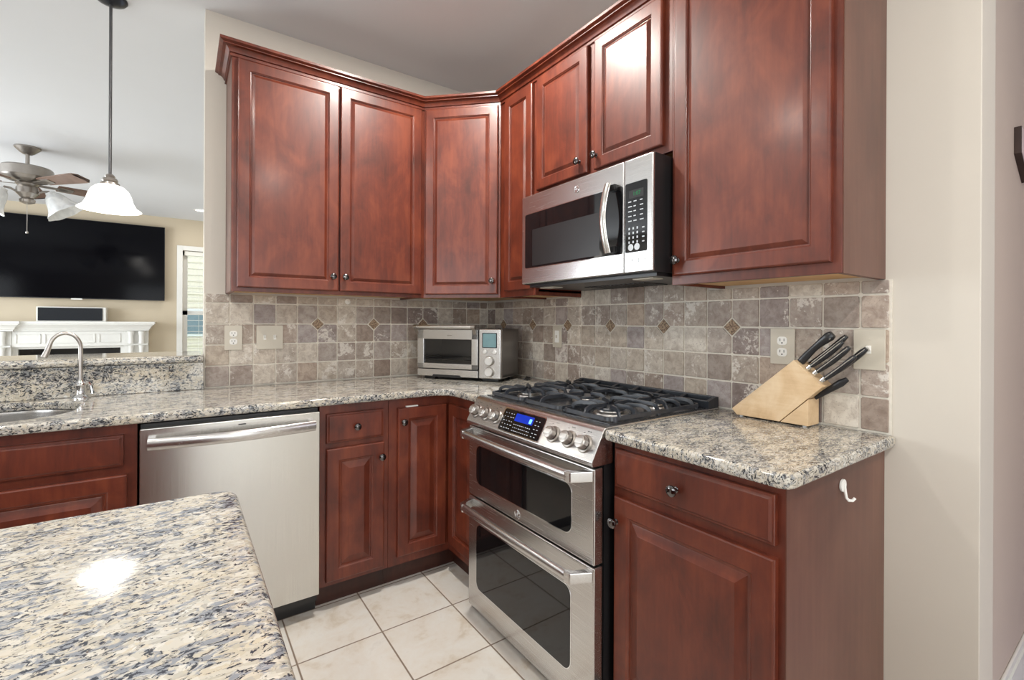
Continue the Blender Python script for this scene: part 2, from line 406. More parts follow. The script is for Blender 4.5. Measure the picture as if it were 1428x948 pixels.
def slab(name, loops, z0, z1, bev, m, parent=None):
    """flat slab with holes: first loop outside, the others holes"""
    cu = bpy.data.curves.new(name, 'CURVE'); cu.dimensions = '2D'; cu.fill_mode = 'BOTH'
    for lp in loops:
        sp = cu.splines.new('POLY'); sp.points.add(len(lp) - 1); sp.use_cyclic_u = True
        for q, p in zip(sp.points, lp): q.co = (p[0], p[1], 0, 1)
    cu.extrude = (z1 - z0) / 2 - bev; cu.bevel_depth = bev; cu.bevel_resolution = 3; cu.offset = -bev
    t = bpy.data.objects.new(name, cu); COL.objects.link(t)
    dg = bpy.context.evaluated_depsgraph_get()
    me = bpy.data.meshes.new_from_object(t.evaluated_get(dg)); bpy.data.objects.remove(t); bpy.data.curves.remove(cu)
    me.name = name
    me.transform(Matrix.Translation((0, 0, (z0 + z1) / 2)))
    me.materials.clear(); me.materials.append(MT[m])
    for p in me.polygons: p.use_smooth = True; p.material_index = 0
    me.set_sharp_from_angle(angle=math.radians(40))
    o = bpy.data.objects.new(name, me); COL.objects.link(o)
    if parent is not None: o.parent = parent
    return o
def text_mesh(name, body, size, m, parent, mtx, ext=0.0003):
    cu = bpy.data.curves.new(name, 'FONT'); cu.body = body; cu.size = size; cu.extrude = ext; cu.align_x = 'CENTER'; cu.align_y = 'CENTER'
    t = bpy.data.objects.new(name, cu); COL.objects.link(t)
    dg = bpy.context.evaluated_depsgraph_get()
    me = bpy.data.meshes.new_from_object(t.evaluated_get(dg)); bpy.data.objects.remove(t); bpy.data.curves.remove(cu)
    me.transform(mtx); me.materials.clear(); me.materials.append(MT[m])
    o = bpy.data.objects.new(name, me); COL.objects.link(o); o.parent = parent
    return o
def tag(o, label, cat, group=None):
    o['label'] = label; o['category'] = cat
    if group: o['group'] = group
    return o
def thing(name, label, cat, loc=(0, 0, 0), rz=0.0, group=None):
    o = bpy.data.objects.new(name, None); COL.objects.link(o); o.empty_display_size = 0.1
    o.location = loc; o.rotation_euler = (0, 0, rz)
    return tag(o, label, cat, group)
def struct(b, name, m):
    o = b.obj(name, m); o['kind'] = 'structure'; return o
RW = -PI / 2     # things on the range wall: local +x runs toward the camera, local -y faces the room
FRONT = Matrix.Rotation(PI / 2, 4, 'X')  # local z -> -y

# ------------------------------------------------------------------ the setting
CEIL = 2.743
struct(B().box(-5.5, -6.5, -0.1, 0.16, 6.0, 0), 'floor', 'floor')
struct(B().box(0.16, -6.5, -0.1, 2.8, 0.12, 0), 'floor_hall', 'hallfloor')
struct(B().box(-5.5, -6.5, CEIL, 2.8, 6.0, CEIL + 0.1), 'ceiling', 'ceiling')
struct(B().box(-1.613, 0, 0, 0.9, 0.13, CEIL), 'wall_back', 'wall')
struct(B().box(0, -2.42, 0, 0.154, 0, CEIL, 0.004, 2), 'wall_right', 'wall')
struct(B().box(0, -6.5, 0, 0.154, -3.65, CEIL, 0.004, 2), 'wall_right_far', 'wall')
struct(B().box(0.154, -2.395, 0, 2.7, -2.2, CEIL), 'wall_hall', 'wallhall')
struct(B().box(2.7, -6.5, 0, 2.8, -2.2, CEIL), 'wall_hall_end', 'wallhall')
struct(B().box(0.154, -2.41, 0, 2.7, -2.395, 0.10).box(0.154, -2.405, 0.10, 2.7, -2.395, 0.122, 0.004), 'baseboard_hall', 'whitepaint')
struct(B().box(-3.6, 0, 0, -1.613, 0.12, 1.043), 'wall_bar', 'wall')
struct(B().box(0.8, 0.13, 0, 0.9, 6.0, CEIL), 'wall_living_right', 'walltan')
WX0, WX1, WZ0, WZ1 = -1.69, -0.87, 0.62, 2.28      # living-room window opening
struct(B().box(-5.5, 5.8, 0, WX0, 5.94, CEIL).box(WX1, 5.8, 0, 0.9, 5.94, CEIL).box(WX0, 5.8, 0, WX1, 5.94, WZ0).box(WX0, 5.8, WZ1, WX1, 5.94, CEIL), 'wall_living', 'walltan')
struct(B().box(-5.6, -6.5, 0, -5.5, 6.0, CEIL), 'wall_left', 'wall')
struct(B().box(-5.5, -6.6, 0, 2.8, -6.5, CEIL), 'wall_rear', 'wall')
def dark_window(name, axis, c, a0, a1, z0, z1):
    b = B()
    def q(u0, u1, v0, v1, d):
        if axis == 'x': b.box(c, u0, v0, c + d, u1, v1, 0.004)
        else: b.box(u0, c, v0, u1, c + d, v1, 0.004)
    for u0, u1, v0, v1 in ((a0 - .09, a0, z0 - .09, z1 + .09), (a1, a1 + .09, z0 - .09, z1 + .09), (a0, a1, z1, z1 + .09), (a0, a1, z0 - .09, z0)): q(u0, u1, v0, v1, 0.03)
    m = (a0 + a1) / 2; q(m - .04, m + .04, z0, z1, 0.08); zz = (z0 + z1) / 2; q(a0, a1, zz - .02, zz + .02, 0.08)
    return struct(b, name, 'whitepaint')
dark_window('window_2', 'x', -5.5, -4.3, -1.9, 0.65, 2.35)
dark_window('window_3', 'y', -6.5, -3.2, -0.6, 0.30, 2.40)

# living-room window with frame, sashes, panes
b = B()
for u0, u1, v0, v1 in ((WX0 - .07, WX0, WZ0 - .07, WZ1 + .07), (WX1, WX1 + .07, WZ0 - .07, WZ1 + .07), (WX0, WX1, WZ1, WZ1 + .07), (WX0 - .09, WX1 + .09, WZ0 - .07, WZ0)):
    b.box(u0, 5.778, v0, u1, 5.80, v1, 0.004)
w1 = struct(b, 'window_1', 'whitepaint')
b = B()
zr = 1.36
for z0, z1, y in ((WZ0, zr + .03, 5.85), (zr - .03, WZ1, 5.88)):
    b.box(WX0, y, z0, WX0 + .06, y + .03, z1); b.box(WX1 - .06, y, z0, WX1, y + .03, z1)
    b.box(WX0, y, z0, WX1, y + .03, z0 + .06); b.box(WX0, y, z1 - .06, WX1, y + .03, z1)
b.obj('sash', 'whitepaint', w1)
B().box(WX0 + .05, 5.862, WZ0 + .05, WX1 - .05, 5.866, zr).box(WX0 + .05, 5.892, zr, WX1 - .05, 5.896, WZ1 - .05).obj('pane', 'pane', w1)
bl = thing('window_blind', 'white horizontal slat blind in the window beside the television', 'blind', (0, 5.82, WZ0))
B().box(WX0 + .02, -.015, WZ1 - WZ0 - .07, WX1 - .02, .02, WZ1 - WZ0 - .005, 0.004).obj('headrail', 'blind', bl)
b = B(); z = 0.03
while z < WZ1 - WZ0 - .09:
    b.prism([(-.012, z - .001), (.012, z + .005), (.012, z + .007), (-.012, z + .001)], 'x', WX0 + .06, WX1 - .06); z += 0.085
b.obj('slats', 'blind', bl)
B().tube([(WX0 + .2, 0, 0.03), (WX0 + .2, 0, WZ1 - WZ0 - .08)], 0.002, 6, (0, 1, 0)).tube([(WX1 - .2, 0, 0.03), (WX1 - .2, 0, WZ1 - WZ0 - .08)], 0.002, 6, (0, 1, 0)).obj('cord', 'blind', bl)
# neighbour's house beyond the pane
nh = thing('neighbor_house', 'pale sided house seen through the blind slats', 'house', (-1.5, 11.5, -0.5))
b = B()
for k in range(28):
    b.prism([(0, k * .16), (-.025, k * .16), (-.008, k * .16 + .16), (0, k * .16 + .16)], 'x', -4, 4)
b.box(-4, 0, 0, 4, 3, 4.5).obj('siding', 'brickout', nh)
B().box(-.45, -.05, 1.35, .35, -.02, 2.05, .01).obj('window_frame', 'whitepaint', nh)
B().box(-.37, -.06, 1.42, .27, -.045, 1.98).obj('window_pane', 'housepane', nh)
o = B().box(-12, 6.0, -0.6, 12, 30, -0.5).obj('lawn', 'ground'); tag(o, 'strip of lawn outside the far window', 'lawn')

# ------------------------------------------------------------------ cabinets
DOOR = [(0, 0), (0, .0145), (.0015, .0175), (.005, .0195), (.009, .02), (.050, .02), (.0525, .0185), (.055, .0160), (.059, .0155), (.061, .0105), (.065, .0100), (.068, .0115), (.090, .0180), (.0925, .0190)]
UDOOR = [(0, 0), (0, .0145), (.0015, .0175), (.005, .0195), (.009, .02), (.046, .02), (.0475, .0185), (.049, .0165), (.0505, .0160), (.052, .0115), (.0545, .0110), (.056, .0120), (.066, .0178), (.068, .0188)]
DRAW = [(0, 0), (0, .0125), (.002, .0145), (.006, .0150), (.009, .0175), (.012, .0195), (.016, .0200)]
KNOB = None
def knob(parent, x, y, z):
    global KNOB
    if KNOB is None:
        b = B(); b.lathe([(.0085, 0), (.0085, .002), (.0055, .004), (.0050, .012), (.0075, .015), (.0140, .018), (.0158, .021), (.0150, .0245), (.0105, .0275), (.0045, .0285), (0, .0287)], 24, FRONT)
        o = b.obj('knob', 'knob', parent, (x, y, z)); KNOB = o.data
        return o
    o = bpy.data.objects.new('knob', KNOB); COL.objects.link(o); w = o.modifiers.new('wn', 'WEIGHTED_NORMAL'); w.keep_sharp = True; o.parent = parent; o.location = (x, y, z); return o
def door(root, x0, x1, z0, z1, yb, kx=None, kz=None, prof=DOOR, name='door', m='cherry'):
    d = B().rings(x0, x1, z0, z1, yb, prof).obj(name, m, root, ang=20)
    if kx is not None: knob(d, kx, yb - .0195, kz)
    return d
def upper(label, loc, rz, W, H, D=.305):
    r = thing('wall_cabinet', label, 'cabinet', loc, rz, 'cherry wall cabinets')
    b = B(); b.box(0, -.001, .018, W, -(D - .019), H).box(0, -(D - .02), 0, W, -D, H, .0015)
    b.box(0, 0, 0, .016, -(D - .02), .03).box(W - .016, 0, 0, W, -(D - .02), .03)
    b.obj('body', 'cherry', r)
    B().box(.016, -.004, .010, W - .016, -(D - .021), .0178).obj('bottom_panel', 'maple', r)['label'] = 'pale unfinished underside'
    return r
ZU = 1.372; HU = 2.44 - ZU; DT = 2.400 - ZU; DB = 1.390 - ZU
# left double-door cabinet
r = upper('wide two-door cherry wall cabinet left of the corner', (-1.524, 0, ZU), 0, .914, HU)
door(r, .021, .454, DB, DT, -.305, .425, 1.459 - ZU, prof=UDOOR)
door(r, .461, .893, DB, DT, -.305, .483, 1.459 - ZU, prof=UDOOR)
B().box(-.0015, -.001, 0.002, 0, -.30, HU - .002).obj('side_panel', 'laminate', r)['label'] = 'lighter laminated end'
# narrow cabinet
r = upper('narrow one-door cherry wall cabinet between corner and microwave', (0, -.612, ZU), RW, .306, HU)
door(r, .058, .294, DB + .012, DT, -.305, prof=UDOOR)
# above microwave
ZM = 1.842
r = upper('short two-door cherry wall cabinet above the microwave', (0, -.918, ZM), RW, .777, 2.44 - ZM)
door(r, .024, .368, 1.868 - ZM, 2.400 - ZM, -.305, .325, 1.922 - ZM, prof=UDOOR)
door(r, .408, .744, 1.868 - ZM, 2.400 - ZM, -.305, .424, 1.922 - ZM, prof=UDOOR)
# right cabinet
r = upper('one-door cherry wall cabinet right of the microwave', (0, -1.695, ZU), RW, .518, HU)
door(r, .017, .497, DB + .012, DT, -.305, .036, 1.453 - ZU, prof=UDOOR)
B().box(.518, -.001, 0, .5205, -.302, HU).obj('side_panel', 'laminate', r)['label'] = 'brown laminated end facing the doorway'
# diagonal corner cabinet
r = thing('corner_wall_cabinet', 'diagonal one-door cherry wall cabinet in the corner above the toaster oven', 'cabinet', (0, 0, ZU), 0, 'cherry wall cabinets')
poly = [(-.002, -.002), (-.609, -.002), (-.609, -.303), (-.306, -.608), (-.002, -.608)]
B().prism(poly, 'z', .018, HU).obj('body', 'cherry', r)
B().prism([(-.02, -.02), (-.59, -.02), (-.595, -.295), (-.297, -.593), (-.02, -.59)], 'z', .010, .0175).obj('bottom_panel', 'maple', r)['label'] = 'pale unfinished underside'
dg = thing('x', 'x', 'x'); 
def diag_part(b, name, m, parent):
    T = Matrix.Translation((-.61, -.305, 0)) @ Matrix.Rotation(-PI / 4, 4, 'Z')
    bmesh.ops.transform(b.bm, matrix=T, verts=b.bm.verts); return b.obj(name, m, parent, ang=20)
bpy.data.objects.remove(dg)
LD = .4313
diag_part(B().box(.0, .002, 0, LD, -.004, HU, .001), 'face_frame', 'cherry', r)
d = diag_part(B().rings(.014, LD - .012, DB, DT, -.004, UDOOR), 'door', 'cherry', r)
T = Matrix.Translation((-.61, -.305, 0)) @ Matrix.Rotation(-PI / 4, 4, 'Z')
k = knob(d, 0, 0, 0); k.location = T @ Vector((LD - .04, -.0235, 1.460 - ZU)); k.rotation_euler = (0, 0, -PI / 4)

# crown moulding along every wall cabinet
cr = [(0, 0), (.007, 0), (.007, .009), (.003, .011), (.003, .014), (.010, .016), (.014, .026), (.022, .034), (.034, .037), (.034, .041), (.040, .043), (.047, .047), (.047, .058), (-.008, .058), (-.008, 0)]
path = [(-1.524, -.001, 2.405), (-1.524, -.305, 2.405), (-.61, -.305, 2.405), (-.305, -.61, 2.405), (-.305, -2.2155, 2.405), (-.001, -2.2155, 2.405)]
path = [(p[0] + ox, p[1] + oy, p[2]) for p, (ox, oy) in zip(path, ((-.0015, 0), (-.0015, -.0005), (-.0003, -.0005), (-.0005, -.0003), (-.0005, -.0006), (0, -.0006)))]
b = B()
def crown_sweep(b, path, sec):
    P = [Vector(p[:2]) for p in path]; rows = []
    for i, p in enumerate(P):
        d1 = (P[i] - P[i - 1]).normalized() if i else (P[1] - P[0]).normalized()
        d2 = (P[i + 1] - P[i]).normalized() if i < len(P) - 1 else d1
        n1 = Vector((d1.y, -d1.x)); n2 = Vector((d2.y, -d2.x))
        n = (n1 + n2).normalized(); n = n / max(.3, n.dot(n1))
        rows.append([b.bm.verts.new((p.x + n.x * -q[0] * -1 * SG, p.y + n.y * q[0] * SG, path[i][2] + q[1])) for q in sec])
    m = len(sec); fs = []
    for a, c in zip(rows, rows[1:]):
        for i in range(m): fs.append(b.bm.faces.new((a[i], a[(i + 1) % m], c[(i + 1) % m], c[i])))
    fs += [b.bm.faces.new(rows[0]), b.bm.faces.new(rows[-1])]
    bmesh.ops.recalc_face_normals(b.bm, faces=fs)
SG = 1   # the room lies to the right of the path
crown_sweep(b, path, cr)
o = b.obj('crown_molding', 'cherry', ang=25); tag(o, 'stepped cherry crown molding along the tops of the wall cabinets', 'molding')

# base cabinets
FD = .602
def base(label, loc, rz, W, x_toe0=0, x_toe1=None, hollow=False):
    r = thing('base_cabinet', label, 'cabinet', loc, rz, 'cherry base cabinets')
    if hollow: B().box(0, -.002, .10, .018, -(FD - .019), .880).box(W - .018, -.002, .10, W, -(FD - .019), .880).box(.018, -.002, .10, W - .018, -.012, .880).box(.018, -.012, .10, W - .018, -(FD - .019), .118).box(0, -(FD - .02), .10, W, -FD, .880, .0015).obj('body', 'cherry', r)
    else: B().box(0, -.002, .10, W, -(FD - .019), .880).box(0, -(FD - .02), .10, W, -FD, .880, .0015).obj('body', 'cherry', r)
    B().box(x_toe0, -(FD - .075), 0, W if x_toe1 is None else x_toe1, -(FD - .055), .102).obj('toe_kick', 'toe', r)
    return r
r = base('cherry sink base cabinet with false drawer fronts left of the dishwasher', (-2.76, 0, 0), 0, .934, hollow=True)
for x0, x1 in ((.03, .460), (.472, .898)):
    door(r, x0, x1, .738, .846, -FD, prof=DRAW, name='false_drawer_front')
door(r, .03, .462, .12, .708, -FD, .43, .63); door(r, .470, .908, .12, .708, -FD, .50, .63)
r = base('narrow cherry base cabinet with one drawer right of the dishwasher', (-1.220, 0, 0), 0, .302)
door(r, .026, .276, .716, .842, -FD, .151, .779, DRAW, 'drawer')
door(r, .026, .278, .122, .692, -FD, .262, .628)
# corner base cabinet with folding doors
r = thing('corner_base_cabinet', 'corner cherry base cabinet with folding doors beside the range', 'cabinet', (0, 0, 0), 0, 'cherry base cabinets')
L0, L1 = -.917, -.934
poly = [(-.002, -.002), (L0, -.002), (L0, -FD), (-FD, -FD), (-FD, L1), (-.002, L1)]
B().prism(poly, 'z', .10, .880).obj('body', 'cherry', r)
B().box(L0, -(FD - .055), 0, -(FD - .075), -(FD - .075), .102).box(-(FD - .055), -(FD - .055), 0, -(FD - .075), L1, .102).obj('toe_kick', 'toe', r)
d = door(r, -.877, -.626, .142, .836, -FD, -.853, .772)
B().box(-.835, -FD - .012, .8365, -.775, -FD + .0, .8425, .001).obj('door_catch', 'white', r)
b = B(); b.rings(0.024, .305, .142, .836, 0, DOOR)
bmesh.ops.transform(b.bm, matrix=Matrix.Translation((-FD, -FD, 0)) @ Matrix.Rotation(RW, 4, 'Z'), verts=b.bm.verts); b.obj('door', 'cherry', r, ang=20)
# right base cabinet
r = base('cherry base cabinet with drawer and brown end panel right of the range', (0, -1.706, 0), RW, .507)
door(r, .014, .490, .740, .856, -FD, .236, .795, DRAW, 'drawer')
door(r, .014, .492, .120, .712, -FD, .024 + .002, .636)
B().box(.507, -.002, 0, .5095, -FD, .880).obj('side_panel', 'laminate', r)['label'] = 'brown laminated end facing the doorway'

# ------------------------------------------------------------------ counters
ZC0, ZC1 = .881, .914
FR = .634
sink = rrect(-2.715, -.560, -2.020, -.088, .19, 12)
lp = roundpoly([(-2.79, -.002), (-2.79, -FR), (-FR, -FR), (-FR, -.934), (-.002, -.934), (-.002, -.002)], [0, 0, .10, .006, 0, 0], 8)
o = slab('countertop', [lp, sink], ZC0, ZC1, .009, 'granite'); tag(o, 'long speckled granite worktop running from the sink around the corner to the range', 'countertop')
lp = roundpoly([(-.002, -1.705), (-.648, -1.705), (-.648, -2.243), (-.002, -2.243)], [0, .012, .035, .012], 8)
o = slab('countertop', [lp], ZC0, ZC1, .009, 'granite'); tag(o, 'short speckled granite worktop under the knife block', 'countertop')
o = B().box(-2.79, -.030, ZC1 + .0005, -1.614, -.001, 1.0425, .002).obj('granite_splash', 'granite'); tag(o, 'upright granite splash strip behind the sink faucet', 'backsplash')
lp = roundpoly([(-3.4, .36), (-3.4, -.045), (-1.6145, -.045), (-1.6145, .36)], [0, 0, .006, 0], 4)
o = slab('bar_top', [lp], 1.0435, 1.077, .009, 'granite'); tag(o, 'raised granite bar top on the half wall behind the sink', 'countertop')
# sink
sk = thing('sink', 'undermounted stainless steel sink bowl set into the granite worktop', 'sink', (-2.3675, -.324, .70))
b = B()
def loop(ins, z): return [(p[0] + 2.3675, p[1] + .324, z) for p in rrect(-2.715 + ins, -.560 + ins, -2.020 - ins, -.088 - ins, .19 - min(ins, .05), 12)]
seq = [(-.012, .1805), (.002, .1805), (.004, .17), (.008, .05), (.02, .015), (.05, .002), (.11, 0)]
rows = [[b.bm.verts.new(p) for p in loop(i, z)] for i, z in seq]
for a, c in zip(rows, rows[1:]):
    for i in range(len(a)): b.bm.faces.new((a[i], a[(i + 1) % len(a)], c[(i + 1) % len(a)], c[i]))
b.bm.faces.new(rows[-1])
bmesh.ops.recalc_face_normals(b.bm, faces=b.bm.faces)
b.obj('bowl', 'steelx', sk)
B().lathe([(0, .001), (.04, .001), (.043, .004), (.03, .006), (0, .003)], 28).obj('drain', 'chrome', sk)
# faucet
fa = thing('faucet', 'slim gooseneck faucet on the worktop beside the sink', 'faucet', (-2.044, -.067, ZC1))
B().lathe([(0, 0), (.034, 0), (.034, .004), (.030, .010), (.020, .018), (.0175, .030), (.018, .052), (.020, .056), (.018, .064), (.012, .070), (.0095, .078), (0, .078)], 28).obj('base', 'chrome', fa)
pts = [(0, 0, .07), (0, 0, .21)]
for i in range(1, 15):
    a = PI * i / 15; pts.append((-.046 + .046 * math.cos(a), -.008 * i / 15 * 2, .212 + .060 * math.sin(a)))
pts += [(-.098, -.018, .198), (-.106, -.020, .176)]
B().tube(pts, .0072, 12, (0, 1, 0), scale=[1] * (len(pts) - 3) + [1.05, 1.3, 1.5]).obj('spout', 'satin', fa)
B().tube([(.012, -.006, .062), (.026, -.010, .064), (.034, -.012, .052), (.040, -.014, .018)], .0065, 10, (0, 1, 0), scale=[1.2, 1, .9, 1.1]).obj('lever', 'chrome', fa)

# island
il = thing('island', 'granite topped kitchen island in the left foreground', 'island', (-2.5, -2.3, 0))
lp = roundpoly([(-3.7, -2.95), (-1.612, -2.95), (-1.612, -1.648), (-3.7, -1.648)], [0, .02, .045, 0], 8)
o = slab('countertop', [[(p[0] + 2.5, p[1] + 2.3) for p in lp]], ZC0, ZC1, .012, 'granite_island', il)
B().box(-1.1, -.56, .10, .845, .61, .880, .003).obj('body', 'cherry', il)
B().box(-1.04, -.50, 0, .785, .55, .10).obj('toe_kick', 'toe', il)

# ------------------------------------------------------------------ tiled backsplash
P = .102776
def backsplash(label, rz, lines, zmx, insets, xr, tall=None):
    """local x along the wall, -y out of the wall"""
    r = thing('tile_backsplash', label, 'backsplash', (0, 0, ZC1), rz)
    g_ = B().box(xr[0], -.0005, 0, xr[1], -.0045, zmx, 0)
    if tall: g_.box(tall[0], -.0005, zmx, tall[1], -.0045, tall[2])
    g_.obj('grout', 'grout', r)
    b = B(); bm = b.bm; lay = bm.faces.layers.float.new('tile_rand')
    g = .0029; rows = [i * P + .003 for i in range(6)]
    for ci in range(len(lines) - 1):
        zmax = tall[2] if tall and lines[ci] > tall[0] - .001 and lines[ci + 1] < tall[1] + .001 else zmx
        for ri in range(5):
            x0, x1 = lines[ci] + g, lines[ci + 1] - g; z0, z1 = rows[ri] + g, min(rows[ri + 1] - g, zmax - .001)
            if x1 - x0 < .008 or z1 - z0 < .008: continue
            rv = random.random()
            def ring(ins, y):
                out = []
                rr = random.Random(ci * 31 + ri * 7 + int(rz * 10))
                for cx, cz, sx, sz in ((x0, z0, 1, 1), (x1, z0, -1, 1), (x1, z1, -1, -1), (x0, z1, 1, -1)):
                    c = .0015 + rr.random() ** 2 * .004; j = (rr.random() - .5) * .002
                    for ix, iz in insets:
                        if abs(cx - ix) < .01 and abs(cz - iz) < .01: c = .0335
                    px, pz = cx + sx * (ins + j * .5), cz + sz * (ins + j * .5)
                    pa = (px + sx * c, pz); pb = (px, pz + sz * c)
                    out += ([pb, pa] if sx * sz > 0 else [pa, pb])
                return [bm.verts.new((p[0], y, p[1])) for p in out]
            ra, rb, rc = ring(0, -.004), ring(.0005, -.0080), ring(.0030, -.0100)
            n = len(ra); fs = []
            for A, C in ((ra, rb), (rb, rc)):
                for i in range(n): fs.append(bm.faces.new((A[i], A[(i + 1) % n], C[(i + 1) % n], C[i])))
            fs.append(bm.faces.new(rc))
            for f in fs: f[lay] = rv
    bmesh.ops.recalc_face_normals(bm, faces=bm.faces)
    b.obj('tiles', 'tile', r)
    for ix, iz in insets:
        h = .031; d = B()
        d.prism([(ix - h, iz), (ix, iz - h), (ix + h, iz), (ix, iz + h)], 'y', -.004, -.0098, .0015)
        h2 = .022; d.prism([(ix - h2, iz), (ix, iz - h2), (ix + h2, iz), (ix, iz + h2)], 'y', -.0098, -.0108, .0005)
        d.obj('inset_tile', 'inset', r)['label'] = 'small carved brown diamond tile'
    return r
x0 = -1.6098
lines = [x0 + i * P for i in range(16)]; lines = [l for l in lines if l < -.012] + [-.0105]
zi = 3 * P + .003
backsplash('tumbled stone tile backsplash behind outlets left of the corner', 0, lines, .4575, [(lines[5], zi), (lines[8], zi), (lines[11], zi)], (-1.6125, -.001))
yl = [-(-.5098 - k * P) for k in range(-4, 17)]; yl = [.0105] + [y for y in yl if .012 < y < 2.20] + [2.229]
ins = [(.5098 + 3 * k * P, zi) for k in range(-1, 5)]
backsplash('tumbled stone tile backsplash behind the range and knife block', RW, yl, .4575, ins, (.005, 2.2325), (yl[9], yl[16], .506))

# ------------------------------------------------------------------ wall plates
def plate(name, label, cat, loc, rz, w, h, kind, group=None):
    r = thing(name, label, cat, loc, rz, group)
    B().prism(rrect(-w / 2, -h / 2, w / 2, h / 2, .003, 3), 'y', 0, -.006, .0015).obj('plate', 'beigeplate', r)
    if kind == 'duplex':
        for z in (-.0195, .0195):
            f = B().prism(rrect(-.0165, z - .0145, .0165, z + .0145, .011, 6), 'y', -.006, -.0078, .0005).obj('receptacle', 'white', r)
            b = B(); b.box(-.0075, -.0078, z - .001, -.0055, -.0083, z + .008).box(.0055, -.0078, z - .001, .0075, -.0083, z + .008)
            b.cyl((0, -.0078, z - .007), (0, -.0083, z - .007), .0025, n=10); b.obj('slots', 'black', f)
        B().cyl((0, -.006, 0), (0, -.0072, 0), .003, n=10).obj('screw', 'satin', r)
    elif kind == 'rocker':
        B().box(-.0165, -.006, -.033, .0165, -.0085, .033, .001).box(-.014, -.0085, -.028, .014, -.0105, .028, .0015).obj('rocker', 'white', r)
        B().box(-.006, -.0105, -.008, .006, -.0115, .008, .0005).obj('button', 'beigeplate', r)
    else:
        for x in kind:
            B().box(x - .006, -.006, -.012, x + .006, -.0072, .012, .0004).prism([(-.006, -.006), (-.020, .004), (-.021, .009), (-.017, .011), (-.006, .008)], 'x', x - .0042, x + .0042, .001).obj('toggle', 'white', r)
            [B().cyl((x, -.006, z), (x, -.0072, z), .003, n=10).obj('screw', 'beigeplate', r) for z in (-.03, .03)]
    return r
plate('wall_outlet', 'almond duplex outlet on the tiles left of the double switch', 'outlet', (-1.4915, -.0102, 1.157), 0, .076, .122, 'duplex')
plate('light_switch', 'almond double toggle switch plate under the left wall cabinet', 'switch', (-1.330, -.0102, 1.157), 0, .122, .122, (-.023, .023))
plate('light_switch', 'small rocker switch on the tiles right of the toaster oven', 'switch', (-.0102, -.741, 1.163), RW, .074, .120, 'rocker')
plate('wall_outlet', 'almond duplex outlet on the tiles behind the knife block', 'outlet', (-.0102, -1.930, 1.161), RW, .080, .122, 'duplex')
plate('light_switch', 'single toggle switch plate beside the doorway end of the tiles', 'switch', (-.0102, -2.180, 1.163), RW, .080, .122, (0,))
o = B().lathe([(.0150, 0), (.0150, .003), (.012, .006), (.006, .0065), (.005, .0085), (0, .009)], 24, FRONT).obj('round_button', 'white', None, (-.938, -.0102, 1.352)); tag(o, 'small round white button stuck on the tiles under the left wall cabinet', 'button')
hk = thing('wall_hook', 'white adhesive hook on the brown end panel of the base cabinet', 'hook', (-.310, -2.2160, .79))
B().prism(rrect(-.016, .018, .016, .050, .0155, 6), 'y', 0, -.006, .0015).obj('pad', 'white', hk)
B().tube([(0, -.006, .04), (.0, -.008, .02), (.002, -.010, .004), (.006, -.014, -.003), (.012, -.020, -.003), (.017, -.024, .004)], .0036, 10, (0, 1, 0)).obj('prong', 'white', hk)

# ------------------------------------------------------------------ dishwasher
dw = thing('dishwasher', 'stainless steel dishwasher with bowed bar handle under the worktop', 'dishwasher', (-1.822, 0, 0), 0)
Wd = .600
B().box(.004, -.02, .05, Wd - .004, -.595, .872).obj('body', 'black', dw)
B().box(.004, -.52, 0, Wd - .004, -.565, .092, .002).obj('toe_kick', 'black', dw)
pan = B().box(.004, -.597, .096, Wd - .004, -.640, .862, .004).obj('door', 'steelz', dw)
B().box(.30, -.6402, .842, .325, -.6408, .846).obj('nameplate', 'black', pan)
sec = [(.010 * math.cos(t), .021 * math.sin(t)) for t in [2 * PI * i / 16 for i in range(16)]]
sec = [(x * (1 + .0), z) for x, z in sec]
hp = []
for i in range(17):
    t = i / 16; x = .028 + t * (Wd - .056); hp.append((x, -.668 - .030 * math.sin(PI * t), .812))
B().sweep(hp, sec).obj('handle', 'steelx', pan)
for x0, x1 in ((.026, .05), (Wd - .05, Wd - .026)): B().box(x0, -.640, .796, x1, -.672, .832, .004).obj('handle_bracket', 'steelx', pan)

# ------------------------------------------------------------------ range
rg = thing('range', 'stainless steel double oven gas range with black grates', 'range', (0, -.938, 0), RW)
Wr = .762
B().box(.004, -.03, .03, Wr - .004, -.638, .897).box(.06, -.10, 0, .10, -.14, .03).box(Wr - .10, -.10, 0, Wr - .06, -.14, .03).box(.06, -.52, 0, .10, -.56, .03).box(Wr - .10, -.52, 0, Wr - .06, -.56, .03).obj('body', 'black', rg)
# cooktop
B().box(.001, -.012, .898, Wr - .001, -.625, .9175, .004).obj('cooktop', 'steel', rg)
B().box(.016, -.085, .9176, Wr - .016, -.600, .9205, .001).obj('burner_pan', 'pan', rg)
b = B(); b.box(.01, -.014, .917, Wr - .01, -.030, .958, .003).box(.01, -.068, .917, Wr - .01, -.078, .946, .003)
for i in range(7):
    x = .01 + i * (Wr - .034) / 6; b.prism([(-.028, .930), (-.028, .956), (-.072, .944), (-.072, .930)], 'x', x, x + .016, .002)
b.prism([(-.014, .9175), (-.014, .957), (-.03, .957), (-.078, .945), (-.078, .9175)], 'x', Wr - .012, Wr - .006).prism([(-.014, .9175), (-.014, .957), (-.03, .957), (-.078, .945), (-.078, .9175)], 'x', .006, .012)
b.obj('rear_vent', 'iron', rg)
